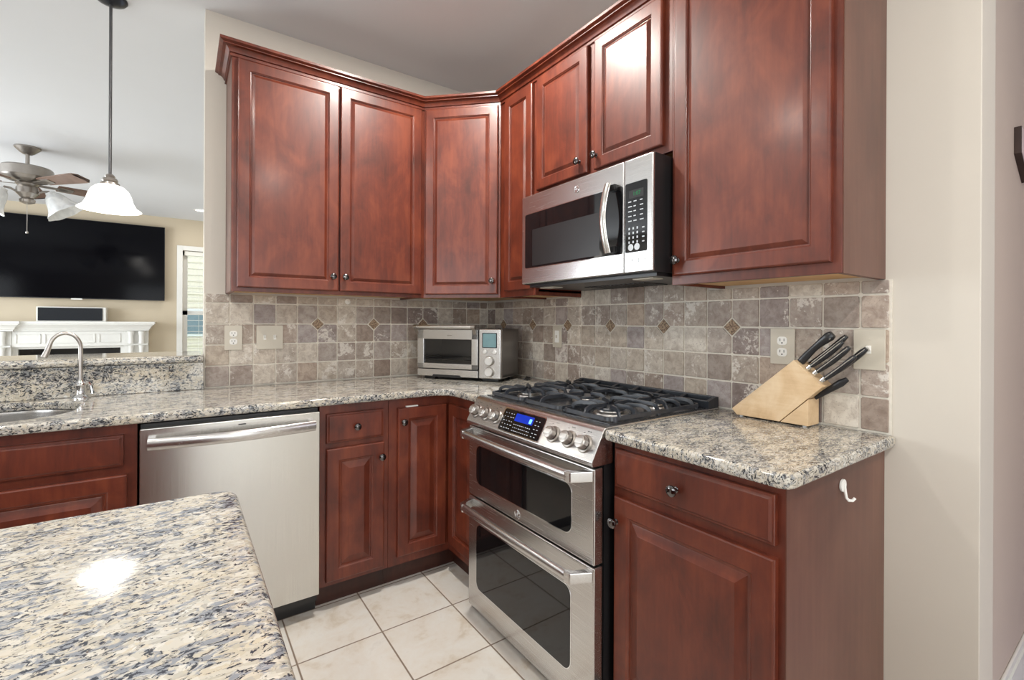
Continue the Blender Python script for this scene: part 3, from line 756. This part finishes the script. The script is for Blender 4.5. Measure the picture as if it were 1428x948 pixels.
# control panel
S0, S1 = (-.645, .906), (-.694, .818)
prof = [(-.60, .9178), (-.622, .9178), (-.636, .915), S0, S1, (-.693, .806), (-.688, .802), (-.60, .802)]
B().prism(prof, 'x', 0, Wr, .0035, 2).obj('control_panel', 'steel', rg)
sv = Vector((0, S1[0] - S0[0], S1[1] - S0[1])); sl = sv.length; svn = sv / sl
nv = Vector((0, -(-svn.z), -svn.y * -1))
nv = Vector((0, svn.z, -svn.y))          # outward normal of the slope
if nv.y > 0: nv = -nv
def SP(x, t, h=0.0): return Vector((x, S0[0], S0[1])) + sv * t + nv * h
def slope_panel(x0, x1, t0, t1, h0, h1, name, m, parent, rad=.006):
    pl = rrect(x0, t0 * sl, x1, t1 * sl, rad, 4); b = B()
    v0 = [b.bm.verts.new(Vector((p[0], S0[0], S0[1])) + svn * p[1] + nv * h0) for p in pl]
    v1 = [b.bm.verts.new(Vector((p[0], S0[0], S0[1])) + svn * p[1] + nv * h1) for p in pl]
    b.bm.faces.new(v0); b.bm.faces.new(v1)
    for i in range(len(pl)): b.bm.faces.new((v0[i], v0[(i + 1) % len(pl)], v1[(i + 1) % len(pl)], v1[i]))
    bmesh.ops.recalc_face_normals(b.bm, faces=b.bm.faces)
    return b.obj(name, m, parent)
slope_panel(.236, .498, .03, .97, 0, .0012, 'display_bezel', 'chrome', rg, .012)
dp = slope_panel(.241, .493, .07, .93, .0005, .0022, 'display', 'blackgloss', rg, .010)
slope_panel(.322, .432, .16, .46, .0021, .0026, 'screen', 'lcdblue', dp, .003)
slope_panel(.409, .424, .24, .42, .0025, .0029, 'screen_digit', 'lcdglow', dp, .003)
b = B(); rr = random.Random(4)
def dash(b, x, t, w, hgt):
    p0 = SP(x, t, .0026); q = [p0, p0 + Vector((w, 0, 0)), p0 + Vector((w, 0, 0)) + svn * hgt, p0 + svn * hgt]
    b.bm.faces.new([b.bm.verts.new(v) for v in q])
for t in (.22, .36, .52, .66, .80):
    for x in (.254, .272, .290, .306): dash(b, x, t, rr.uniform(.004, .011), .0022)
for t in (.58, .70, .82):
    for i in range(9): dash(b, .328 + i * .012, t, rr.uniform(.003, .008), .0024)
for t in (.25, .4, .55, .7, .82):
    for x in (.446, .464): dash(b, x, t, rr.uniform(.006, .012), .0022)
b.obj('panel_markings', 'marks', dp)
b = B()
for x in (.050, .125, .202, .554, .634, .708):
    for dx, t in ((-.006, .10), (.004, .10), (-.022, .16)):
        p0 = SP(x + dx, t, .0004); w_, h_ = .004, .003
        b.bm.faces.new([b.bm.verts.new(v) for v in (p0, p0 + Vector((w_, 0, 0)), p0 + Vector((w_, 0, 0)) + svn * h_, p0 + svn * h_)])
b.obj('knob_markings', 'black', rg)['kind'] = 'stuff'
KN = None
for x in (.050, .125, .202, .554, .634, .708):
    q = nv.to_track_quat('Z', 'X').to_matrix().to_4x4(); q.translation = SP(x, .52, 0)
    kb = B().lathe([(0, 0), (.0290, 0), (.0290, .003), (.027, .005), (.0225, .006), (.0215, .003), (0, .003)], 32, q).obj('knob_collar', 'pewter', rg)
    b = B(); b.lathe([(.0200, .0068), (.0220, .009), (.0215, .026), (.0200, .0295), (.0165, .0305), (0, .0305)], 10, q)
    kk = b.obj('control_knob', 'satin', rg, ang=20)
    b = B(); M3 = q
    b.box(-.0085, -.0150, .0300, .0085, .0150, .0335, .0015); bmesh.ops.transform(b.bm, matrix=M3, verts=b.bm.verts); b.obj('grip', 'handlemetal', kk)
# doors
def oven_door(z0, z1, wx0, wx1, wz0, wz1, hz, name):
    d = B().box(.002, -.642, z0, Wr - .002, -.682, z1, .006, 3).obj(name, 'steel', rg)
    B().prism(rrect(wx0 - .004, wz0 - .004, wx1 + .004, wz1 + .004, .034, 8), 'y', -.681, -.6832, .0006).obj('window_rim', 'chrome', d)
    B().prism(rrect(wx0, wz0, wx1, wz1, .03, 8), 'y', -.681, -.6842).obj('oven_window', 'blackgloss', d)
    sc = [(.0125 * math.cos(2 * PI * i / 18), .0165 * math.sin(2 * PI * i / 18)) for i in range(18)]
    h = B().sweep([(.052, -.736, hz), (.060, -.738, hz), (Wr / 2, -.741, hz), (Wr - .060, -.738, hz), (Wr - .052, -.736, hz)], sc).obj('handle', 'steel', d)
    for sx in (0, 1):
        pl = [(.006, -.681), (.040, -.746), (.062, -.751), (.070, -.742), (.066, -.728), (.052, -.722), (.036, -.681)]
        pl = [(x if sx == 0 else Wr - x, y) for x, y in pl]
        B().prism(pl, 'z', hz - .0168, hz + .0168, .004, 2).obj('handle_bracket', 'steel', h)
    return d
d1 = oven_door(.500, .796, .068, .658, .562, .722, .772, 'oven_door')
d2 = oven_door(.024, .494, .072, .656, .122, .392, .466, 'oven_door')
def badge(parent, x, y, z, r):
    b = B(); T = Matrix.Translation((x, y, z)) @ FRONT
    b.lathe([(r, 0), (r, .0015), (r * .9, .0026), (r * .8, .0020), (0, .0020)], 28, T)
    b.tube([(x + r * .55 * math.cos(a), y - .0024, z + r * .55 * math.sin(a)) for a in [PI * 1.6 * i / 14 + .5 for i in range(15)]], r * .10, 6, (0, 1, 0))
    b.tube([(x + r * .25 * math.cos(a), y - .0024, z + r * .25 * math.sin(a)) for a in [PI * 1.5 * i / 10 - 1.5 for i in range(11)]], r * .10, 6, (0, 1, 0))
    return b.obj('badge', 'chrome', parent)
badge(d1, .363, -.682, .527, .017)
# burners
for x, y, rad in ((.142, -.225, .040), (.142, -.465, .034), (.381, -.345, .046), (.622, -.225, .036), (.622, -.465, .046)):
    bu = B().lathe([(0, .9203), (rad + .016, .9203), (rad + .014, .926), (rad, .930), (rad - .002, .936), (0, .936)], 32, Matrix.Translation((x, y, 0))).obj('burner', 'satin', rg)
    B().lathe([(0, .936), (rad + .003, .936), (rad + .003, .940), (rad - .003, .944), (0, .945)], 32, Matrix.Translation((x, y, 0))).obj('burner_cap', 'iron', bu)
# grates
def grate(x0, x1, centers):
    b = B(); zt = .956; zf = .932; s4 = [(-.0048, -.007), (.0048, -.007), (.0036, .005), (-.0036, .005)]
    y0, y1 = -.596, -.092
    fx0, fx1, fy0, fy1 = x0 + .008, x1 - .008, y0 + .008, y1 - .008
    fr = [(p[0], p[1], zf) for p in roundpoly([(fx0, fy0), (fx1, fy0), (fx1, fy1), (fx0, fy1)], [.03] * 4, 4)]
    b.sweep(fr, s4, closed=True)
    for x in (x0 + .010, x1 - .010):
        for y in (y0 + .035, -.345, y1 - .035): b.cyl((x, y, .9206), (x, y, zf), .008, .006, 10)
    ym = -.345; xm = (x0 + x1) / 2
    def arch(p, q):
        """finger that springs from the frame at p, rises and runs to the burner at q"""
        p = Vector((p[0], p[1], 0)); q = Vector((q[0], q[1], 0)); d = (q - p); ln = d.length; d.normalize(); pts = []
        for t, z in ((0, zf), (.006, zf + .014), (.016, zt - .004), (.032, zt), (ln * .6, zt - .001), (ln - .012, zt - .001), (ln, zt - .006)):
            w = p + d * t; pts.append((w.x, w.y, z))
        b.sweep(pts, s4)
    if len(centers) == 2: b.sweep([(fx0, ym, zf), (fx0 + .012, ym, zt - .004), (fx0 + .03, ym, zt), (fx1 - .03, ym, zt), (fx1 - .012, ym, zt - .004), (fx1, ym, zf)], s4)
    for cx, cy in centers:
        if len(centers) == 1: ext = (fy0, fy1)
        else: ext = (fy0, ym) if cy < ym else (ym, fy1)
        for ex in (fx0, fx1): arch((ex, cy), (cx + math.copysign(.022, ex - cx), cy))
        for ey in ext: arch((xm, ey), (xm, cy + math.copysign(.022, ey - cy)))
        if len(centers) == 1:
            for yy in (cy - .13, cy + .13): b.sweep([(fx0, yy, zf), (fx0 + .012, yy, zt - .004), (fx0 + .03, yy, zt), (fx1 - .03, yy, zt), (fx1 - .012, yy, zt - .004), (fx1, yy, zf)], s4)
        else:
            for ex in (fx0, fx1):
                for ey in ext:
                    sy = math.copysign(1, ey - cy); arch((ex, ey - sy * .045), (cx + math.copysign(.034, ex - cx), cy + sy * .034))
    return b.obj('grate', 'iron', rg)
grate(.020, .262, [(.142, -.465), (.142, -.225)])
grate(.266, .496, [(.381, -.345)])
grate(.500, .742, [(.622, -.465), (.622, -.225)])

# ------------------------------------------------------------------ microwave
ZMW = 1.402
mw = thing('microwave', 'stainless steel over-the-range microwave below the short wall cabinet', 'microwave', (0, -.949, ZMW), RW)
Wm, Hm = .745, .418
B().box(0.001, -.012, .012, Wm - .001, -.3965, Hm, .003).obj('body', 'black', mw)
b = B(); b.box(.012, -.02, 0, Wm - .012, -.372, .012)
for i in range(14): b.box(.20 + i * .025, -.05, -.003, .212 + i * .025, -.20, 0)
b.obj('bottom_grille', 'black', mw)
for x in (.05, .60): B().box(x, -.28, -.004, x + .09, -.34, .0005, .001).obj('lamp_cover', 'beigeplate', mw)
dr = B().box(0, -.396, .014, .617, -.410, Hm - .002, .005, 3).obj('door', 'steel', mw)
B().prism(rrect(.024, .082, .612, .333, .012, 5), 'y', -.409, -.4108, .0004).obj('window_rim', 'chrome', dr)
B().prism(rrect(.027, .085, .614, .330, .010, 5), 'y', -.409, -.4116).obj('door_glass', 'blackgloss', dr)
B().prism(rrect(.082, .093, .500, .256, .003, 3), 'y', -.4115, -.4120, 0).obj('viewing_screen', 'black', dr)
hp = [(.566, -.410 - .012 - .042 * math.sin(PI * (.12 + .76 * i / 14)), .092 + .250 * i / 14) for i in range(15)]
sc = [(.015 * math.cos(2 * PI * i / 16), .0075 * math.sin(2 * PI * i / 16)) for i in range(16)]
B().sweep(hp, sc, (0, 1, 0)).obj('handle', 'steelz', dr)
[B().box(.556, -.411, z, .590, -.428, z + .022, .002).obj('handle_mount', 'black', dr) for z in (.094, .318)]
badge(dr, .372, -.4102, .371, .015)
cp = B().box(.619, -.396, .014, Wm, -.410, Hm - .002, .005, 3).obj('control_panel', 'steel', mw)
kp = B().prism(rrect(.626, .085, .722, .330, .006, 4), 'y', -.409, -.4116, .0004).obj('keypad', 'blackgloss', cp)
B().box(.644, -.4115, .275, .708, -.4120, .303).obj('clock_display', 'black', kp)
FT = lambda x, y, z: Matrix.Translation((x, y, z)) @ Matrix.Rotation(PI / 2, 4, 'X')
text_mesh('clock_digits', '1:07', .020, 'lcdgreen', kp, FT(.678, -.4123, .289))
b = B(); rr = random.Random(9)
for row in range(5):
    z = .262 - row * .017
    for x in (.640, .664, .692): b.box(x, -.4115, z, x + rr.uniform(.010, .018), -.4119, z + .0035)
for row in range(4):
    for c in range(3):
        x, z = .642 + c * .018, .165 - row * .016; b.box(x, -.4115, z, x + .006, -.4119, z + .008)
    b.box(.702, -.4115, .165 - row * .016, .712, -.4119, .169 - row * .016)
b.obj('keypad_markings', 'marks', kp)
for x in (.652, .680): B().lathe([(.012, 0), (.012, .0005), (0, .0005)], 18, Matrix.Translation((x, -.4115, .103)) @ FRONT).obj('round_key', 'marks', kp)
for i in range(3): B().box(.640 + i * .028, -.409, .046, .658 + i * .028, -.4125, .062, .001).obj('push_button', 'chrome', cp)

# ------------------------------------------------------------------ toaster oven
A = math.atan2(-.84, .54)
to = thing('toaster_oven', 'stainless steel countertop toaster oven angled in the corner', 'toaster oven', (-.574, -.158, ZC1), A)
Wt, Ht, Dt = .53, .290, .245; ZH = .298; YH = -.034
b = B(); z0 = .018
# shell with an open cavity behind the door
b.box(0, .004, Ht - .02, Wt, Dt, Ht, .006).box(0, .004, z0, Wt, Dt, z0 + .02, .004).box(0, .004, z0, .02, Dt, Ht, .006).box(.40, .004, z0, Wt, Dt, Ht, .008).box(.01, Dt - .02, z0, Wt - .01, Dt, Ht)
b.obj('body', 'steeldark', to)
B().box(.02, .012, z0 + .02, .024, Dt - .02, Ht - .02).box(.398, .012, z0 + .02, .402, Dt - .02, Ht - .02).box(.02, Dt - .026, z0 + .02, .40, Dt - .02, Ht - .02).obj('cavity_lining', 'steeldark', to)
b = B()
for (x0, x1, y0, y1) in ((.03, .10, .02, .06), (.40, .50, .02, .06), (.03, .10, Dt - .06, Dt - .02), (.40, .50, Dt - .06, Dt - .02)): b.box(x0, y0, 0, x1, y1, z0 + .002, .003)
b.box(.10, .004, z0 - .004, .42, .05, z0 + .001)
b.obj('feet', 'black', to)
td = B()
td.box(.002, -.016, .062, .392, .004, .092, .003).box(.002, -.016, .228, .392, .004, .284, .003).box(.002, -.016, .062, .046, .004, .284, .003).box(.352, -.016, .062, .392, .004, .284, .003)
td = td.obj('door', 'steelx', to)
B().prism(rrect(.042, .088, .356, .232, .006, 4), 'y', -.010, -.006).obj('door_glass', 'ovenglass', td)
hb = B(); hb.tube([(.0, YH, ZH), (.376, YH, ZH)], .0105, 16, (0, 0, 1)); 
hb.obj('handle', 'handlemetal', td)
for x in (.002, .372): B().cyl((x - .012, YH, ZH), (x + .014, YH, ZH), .0140, n=18, bev=.002).prism([(YH - .008, ZH), (YH + .008, ZH + .006), (-.012, .280), (-.012, .250), (YH - .002, ZH - .012)], 'x', x - .009, x + .011, .002).obj('handle_end', 'pewter', td)
b = B()
for z in (.112, .132):
    b.tube([(.045, .001, z), (.355, .001, z)], .0026, 6, (0, 0, 1))
b.tube([(.045, .10, .125), (.355, .10, .125)], .0016, 6)
b.obj('rack', 'chrome', to)
tr = B().box(.002, -.014, z0, .392, .006, .058, .003).obj('crumb_tray', 'steelx', to)
B().prism([(.10, z0 - .004), (.29, z0 - .004), (.28, z0 + .010), (.11, z0 + .010)], 'y', -.0145, -.0165).obj('tray_pull', 'black', tr)
tp = B().box(.398, -.018, z0, Wt, .008, Ht - .002, .006, 3).obj('control_panel', 'steelx', to)
B().prism(rrect(.420, .186, .508, .268, .004, 4), 'y', -.0175, -.0195).obj('screen_rim', 'black', tp)
B().prism(rrect(.425, .190, .503, .264, .004, 4), 'y', -.019, -.0200).obj('screen', 'lcdcyan', tp)
for x in (.436, .494): B().lathe([(.0125, 0), (.0125, .006), (.010, .008), (0, .008)], 22, Matrix.Translation((x, -.0175, .164)) @ FRONT).obj('button', 'handlemetal', tp)
for z in (.116, .056):
    B().lathe([(.0290, 0), (.0290, .002), (.0255, .003), (.0255, .001), (0, .001)], 30, Matrix.Translation((.465, -.0175, z)) @ FRONT).obj('dial_ring', 'pewter', tp); B().lathe([(.0235, .001), (.0235, .017), (.0215, .019), (0, .0185)], 30, Matrix.Translation((.465, -.0175, z)) @ FRONT).obj('dial', 'handlemetal', tp)
B().box(.20, -.0163, .249, .23, -.0167, .253).obj('nameplate', 'pewter', td)
o = B().tube([(-.045, -.50, ZC1 + .006), (-.05, -.54, ZC1 + .006), (-.09, -.56, ZC1 + .006), (-.12, -.58, ZC1 + .006)], .004, 8).obj('power_cord', 'black')
tag(o, 'short black power cord lying behind the toaster oven', 'cord')

# ------------------------------------------------------------------ knife block and knives
kb = thing('knife_block', 'slanted pale wooden knife block on the short worktop', 'knife block', (-.030, -1.800, ZC1), RW)
F = .005
B().prism([(0, .022), (.018, F), (.165, F), (.290, .134), (.207, .210)], 'x', 0, 1).bm.free()
B().prism([(0, .024), (.018, F), (.163, F), (.290, .133), (.207, .210)], 'y', 0, -.075, .002).obj('block', 'block', kb)
B().prism([(.1655, F), (.2505, F), (.2505, .090)], 'y', 0, -.075, .0015).obj('stand', 'block', kb)
b = B()
for x, y in ((.03, -.012), (.03, -.063), (.235, -.012), (.235, -.063)): b.cyl((x, y, 0), (x, y, F + .001), .006, n=10)
b.obj('feet', 'clear', kb)
ax = Vector((.735, 0, .678)); fn = Vector((.678, 0, -.735))    # handle axis, down the end face
e0 = Vector((.207, 0, .210)); e1 = Vector((.290, 0, .133))
def knife(label, s, y, ln, wid, thick, kind):
    p = e0.lerp(e1, s); p.y = y; p = p + ax * .0012
    R = Matrix.Rotation(RW, 4, 'Z'); base_w = Matrix.Translation((-.030, -1.800, ZC1)) @ R
    org = base_w @ p
    k = thing('kitchen_knife', label, 'knife', org, RW, 'knives in the wooden block')
    b = B()
    n = 12 if kind == 'fat' else 8; pts = []; sc = []
    for i in range(n + 1):
        t = i / n; bend = (-.006 * math.sin(PI * t) if kind == 'fat' else .003 * math.sin(PI * t)); pts.append(ax * (ln * t + (.016 if kind == 'bolster' else 0)) + fn * (bend if kind != 'fat' else bend + .010 * t * t * -0.6))
        sc.append({'fat': .78 + .20 * math.cos(2 * PI * t) * .6 + .25 * t, 'bolster': .86 + .16 * math.sin(PI * t * .9) + .12 * t * t, 'flat': .6 + .5 * t}[kind])
    sc[-1] *= .72
    sec = [((thick / 2) * math.copysign(abs(math.cos(a)) ** .6, math.cos(a)), (wid / 2) * math.copysign(abs(math.sin(a)) ** .8, math.sin(a))) for a in [2 * PI * i / 14 for i in range(14)]]
    b.sweep(pts, sec, fn, scale=sc).obj('handle', 'plastic', k)
    if kind == 'bolster':
        B().sweep([Vector((0, 0, 0)), ax * .006, ax * .018], [(x * .9, z * .95) for x, z in sec], fn, scale=[.75, .9, .95]).obj('bolster', 'chrome', k)
        B().sweep([ax * .016, ax * (ln * .5), ax * (ln + .012)], [(-thick / 2 * .99 - .0006, -.0012), (thick / 2 + .0006, -.0012), (thick / 2 + .0006, .0012), (-thick / 2 - .0006, .0012)], fn).obj('tang', 'chrome', k)
    elif kind == 'fat':
        B().cyl(ax * (ln * .90) + Vector((0, -thick * .51, 0)), ax * (ln * .90) + Vector((0, -thick * .40, 0)), .0035, n=10).obj('rivet', 'chrome', k)
    return k
knife('thick curved black knife handle topmost in the block', .10, -.046, .128, .026, .020, 'fat')
knife('black knife handle second from the top, at the back of the block', .25, -.022, .128, .017, .013, 'bolster')
knife('slim black knife handle second from the top, at the front of the block', .38, -.060, .118, .016, .013, 'bolster')
knife('black knife handle with steel bolster third from the top in the block', .58, -.058, .118, .016, .013, 'bolster')
knife('black knife handle with steel bolster lowest on the front of the block', .84, -.060, .110, .016, .013, 'bolster')
knife('long black knife handle lowest at the back of the block, reaching toward the switch', .80, -.028, .138, .017, .013, 'bolster')
kz = B(); a2 = Vector((.79, 0, .61)); f2 = Vector((.61, 0, -.79))
sec = [(.006 * math.cos(2 * PI * i / 12), .010 * math.sin(2 * PI * i / 12)) for i in range(12)]
kz.sweep([a2 * t for t in (0, .02, .05, .09, .112)], sec, f2, scale=[.6, .75, .9, 1.15, .7])
o = kz.obj('kitchen_knife', 'plastic', None, (Matrix.Translation((-.030, -1.800, ZC1)) @ Matrix.Rotation(RW, 4, 'Z')) @ Vector((.2535, -.036, .091))); o.rotation_euler = (0, 0, RW)
tag(o, 'thin all-black knife handle sticking out below the block, above its stand', 'knife', 'knives in the wooden block')

# ------------------------------------------------------------------ pendant lamp over the bar
pd = thing('pendant_lamp', 'glowing bell-shaped pendant lamp on a dark rod over the bar', 'lamp', (-1.976, .17, 1.755))
HC = CEIL - 1.755
B().lathe([(0, HC), (.062, HC), (.062, HC - .006), (.054, HC - .016), (.030, HC - .026), (.012, HC - .030), (0, HC - .030)], 32).obj('canopy', 'bronze', pd)
B().cyl((0, 0, .16), (0, 0, HC - .028), .0062, n=14).obj('rod', 'rodmetal', pd)
B().lathe([(0, .168), (.012, .166), (.020, .156), (.017, .150), (.026, .146), (.030, .136), (.027, .130), (.036, .124), (.038, .112), (0, .112)], 28).obj('cap', 'pewter', pd)
B().lathe([(.034, .116), (.052, .108), (.068, .092), (.078, .070), (.086, .040), (.098, .016), (.114, .004), (.118, 0), (.112, .001), (.094, .014), (.082, .038), (.073, .070), (.062, .088), (.048, .102), (.030, .112)], 40, close=False).obj('shade', 'shade_lit', pd)
l = bpy.data.lights.new('pendant_bulb', 'POINT'); l.energy = 6; l.color = (1, .93, .82); l.shadow_soft_size = .03
lo = bpy.data.objects.new('pendant_bulb', l); COL.objects.link(lo); lo.location = (-1.976, .17, 1.815)

# ------------------------------------------------------------------ recessed ceiling lamps
def can(x, y, power, label, cat='lamp'):
    r = thing('recessed_light', label, cat, (x, y, CEIL), 0, 'recessed ceiling lights')
    B().lathe([(.085, -.0005), (.085, -.006), (.066, -.008), (.060, -.0005)], 32, close=False).obj('trim_ring', 'whitepaint', r)
    B().lathe([(0, -.003), (.061, -.003)], 32, close=False).obj('lens', 'lens', r)
    if power:
        l = bpy.data.lights.new('can_light', 'AREA'); l.shape = 'DISK'; l.size = .12; l.energy = power; l.color = (1, .95, .88)
        o = bpy.data.objects.new('can_light', l); COL.objects.link(o); o.location = (x, y, CEIL - .01)
can(-1.49, 4.97, 6, 'recessed ceiling light near the far window wall')
for x, y, pw in ((-.88, -1.02, 30), (-2.6, -1.1, 16), (-.95, -3.4, 26), (-2.55, -3.4, 14)): can(x, y, pw, 'recessed kitchen ceiling light in front of the cabinets')

# ------------------------------------------------------------------ living room
tv = thing('television', 'large wall-mounted black television above the mantel', 'television', (-2.835, 5.80, 1.525))
B().box(-.35, -.0015, .25, .35, -.045, .75).obj('bracket', 'black', tv)
B().box(-.935, -.045, 0, .935, -.085, 1.055, .004).obj('housing', 'plastic', tv)
B().box(-.928, -.085, .010, .928, -.0862, 1.048).obj('screen', 'tv', tv)
B().box(-.055, -.0855, -.012, .055, -.0725, .006, .002).obj('nameplate', 'white', tv)
mt = thing('fireplace', 'white fireplace mantel with dark firebox below the television', 'fireplace', (-2.88, 5.80, 0))
def sec_crown(b, x0, x1, yf, z0):
    pr = [(0, z0), (yf + .09, z0), (yf + .085, z0 + .02), (yf + .05, z0 + .06), (yf + .02, z0 + .075), (yf + .02, z0 + .09), (yf, z0 + .095), (yf, z0 + .125), (0, z0 + .125)]
    b.prism(pr, 'x', x0, x1)
msec = [(-.02, 0), (.006, 0), (.010, .018), (.020, .024), (.026, .045), (.050, .072), (.064, .080), (.064, .090), (.074, .094), (.074, .122), (-.02, .122)]
mp = [(-.80, -.002), (-.80, -.225), (-.52, -.225), (-.52, -.175), (.52, -.175), (.52, -.225), (.80, -.225), (.80, -.002)]
b = B(); crown_sweep(b, [(p[0], p[1], 1.1015) for p in mp], msec)
b.prism([(p[0] * .99, p[1] + .01 if p[1] < -.01 else p[1]) for p in mp], 'z', 1.1015, 1.2235)
b.obj('shelf', 'whitepaint', mt)
b = B(); b.box(-.54, 0, .90, .54, -.16, 1.10, .003)
for x0, x1 in ((-.50, -.28), (-.24, .24), (.28, .50)): 
    b.box(x0, -.16, .945, x1, -.170, .950).box(x0, -.16, 1.055, x1, -.170, 1.060).box(x0, -.16, .945, x0 + .006, -.170, 1.06).box(x1 - .006, -.16, .945, x1, -.170, 1.06)
b.obj('frieze', 'whitepaint', mt)
for sx in (-1, 1):
    xa, xb = (.54, .80) if sx > 0 else (-.80, -.54)
    p = B().box(xa, 0, 0, xb, -.17, 1.10, .003).box(xa - .0, -.0, .90, xb, -.20, .925, .004).obj('pilaster', 'whitepaint', mt)
    for c in (.28, .72):
        x = xa + (xb - xa) * c
        B().lathe([(.034, .0), (.034, .05), (.028, .06), (.026, .86), (.030, .88), (.034, .90)], 20, Matrix.Translation((x, -.205, 0))).lathe([(.034, .925), (.030, .94), (.028, 1.03), (.036, 1.06), (.040, 1.095)], 20, Matrix.Translation((x, -.205, 0))).obj('column', 'whitepaint', p)
B().box(-.54, 0, 0, .54, -.03, .90).obj('firebox', 'black', mt)
B().box(-.535, -.03, .01, .535, -.045, .895).obj('firebox_glass', 'blackgloss', mt)
B().box(-.54, -.03, 0, -.495, -.10, .90).box(.495, -.03, 0, .54, -.10, .90).box(-.495, -.03, .87, .495, -.10, .90).obj('surround', 'whitepaint', mt)
sp = thing('speaker', 'white box speaker with black grille on the mantel shelf', 'speaker', (-2.865, 5.62, 1.2235))
B().box(-.335, 0, 0, .335, .16, .190, .006).obj('cabinet', 'whitepaint', sp)
B().box(-.318, -.012, .012, .300, 0, .178, .004).obj('grille', 'grille', sp)
# ceiling fan
fn_ = thing('ceiling_fan', 'pewter ceiling fan with wooden blades and frosted glass lights', 'fan', (-2.80, 3.08, 2.0))
HF = CEIL - 2.0
B().lathe([(0, HF), (.085, HF), (.085, HF - .012), (.072, HF - .025), (.050, HF - .048), (.030, HF - .062), (0, HF - .064)], 36).obj('canopy', 'pewter', fn_)
B().cyl((0, 0, .56), (0, 0, HF - .06), .014, n=16).obj('downrod', 'pewter', fn_)
B().lathe([(0, .575), (.10, .572), (.158, .564), (.168, .552), (.168, .480), (.160, .468), (.135, .452), (.090, .440), (.075, .436), (0, .436)], 48).obj('motor_housing', 'pewter', fn_)
B().lathe([(0, .437), (.07, .437), (.078, .420), (.060, .404), (.072, .385), (.074, .34), (.060, .325), (.040, .300), (.052, .285), (.048, .262), (.020, .250), (0, .248)], 36).obj('light_fitter', 'pewter', fn_)
for a in (22, 94, 166, 238, 310):
    R = Matrix.Rotation(math.radians(a), 4, 'Z') @ Matrix.Rotation(math.radians(-14), 4, 'X')
    TT = Matrix.Translation((0, 0, .430)) @ R
    b = B(); b.prism(roundpoly([(.19, -.055), (.62, -.075), (.665, -.045), (.665, .045), (.62, .075), (.19, .055)], [.01, .03, .03, .03, .03, .01], 4), 'z', -.004, .004, .001)
    bmesh.ops.transform(b.bm, matrix=TT, verts=b.bm.verts); bd = b.obj('blade', 'blade', fn_)
    b = B(); b.box(.07, -.020, -.010, .26, .020, -.004, .002).prism(roundpoly([(.20, -.04), (.30, -.03), (.30, .03), (.20, .04)], [.015] * 4, 3), 'z', -.010, -.0045, .001)
    bmesh.ops.transform(b.bm, matrix=TT, verts=b.bm.verts); b.obj('blade_bracket', 'pewter', bd)
for a in (-5, 187):
    ca, sa = math.cos(math.radians(a)), math.sin(math.radians(a))
    ar = B().tube([(ca * .05, sa * .05, .34), (ca * .10, sa * .10, .37), (ca * .135, sa * .135, .375), (ca * .15, sa * .15, .355)], .009, 10, (-sa, ca, 0)).obj('light_arm', 'pewter', fn_)
    TT = Matrix.Translation((ca * .15, sa * .15, .355)) @ Matrix.Rotation(math.radians(a), 4, 'Z') @ Matrix.Rotation(math.radians(180 - 34), 4, 'Y') @ Matrix.Scale(1.22, 4)
    B().lathe([(.028, -.01), (.030, 0), (.045, .015), (.062, .045), (.075, .085), (.092, .12), (.115, .15), (.118, .152), (.090, .12), (.072, .085), (.058, .045), (.040, .018), (.022, .004)], 40, TT, close=False, wob=lambda a, k: .05 * math.sin(a * 8) * max(0, 1 - abs(k - 6.5) / 4)).obj('glass_shade', 'shade', ar)
B().tube([(.004, -.03, .26), (.004, -.03, .01)], .0022, 6, (0, 1, 0)).lathe([(0, 0), (.008, .003), (.010, .012), (.004, .022), (0, .024)], 12, Matrix.Translation((.004, -.03, -.012))).obj('pull_chain', 'satin', fn_)

# ------------------------------------------------------------------ hall plaque
pq = thing('wall_plaque', 'dark framed pointed plaque on the hallway wall', 'plaque', (.72, -2.395, 1.86))
hx = [(-.135, .045), (-.135, -.045), (0, -.12), (.135, -.045), (.135, .045)]
B().prism(hx, 'y', 0, -.018, .001).obj('frame', 'signframe', pq)
B().prism([(x * .965, (z + .02) * .95 - .02) for x, z in hx], 'y', -.018, -.0188, .0005).obj('face', 'sign', pq)
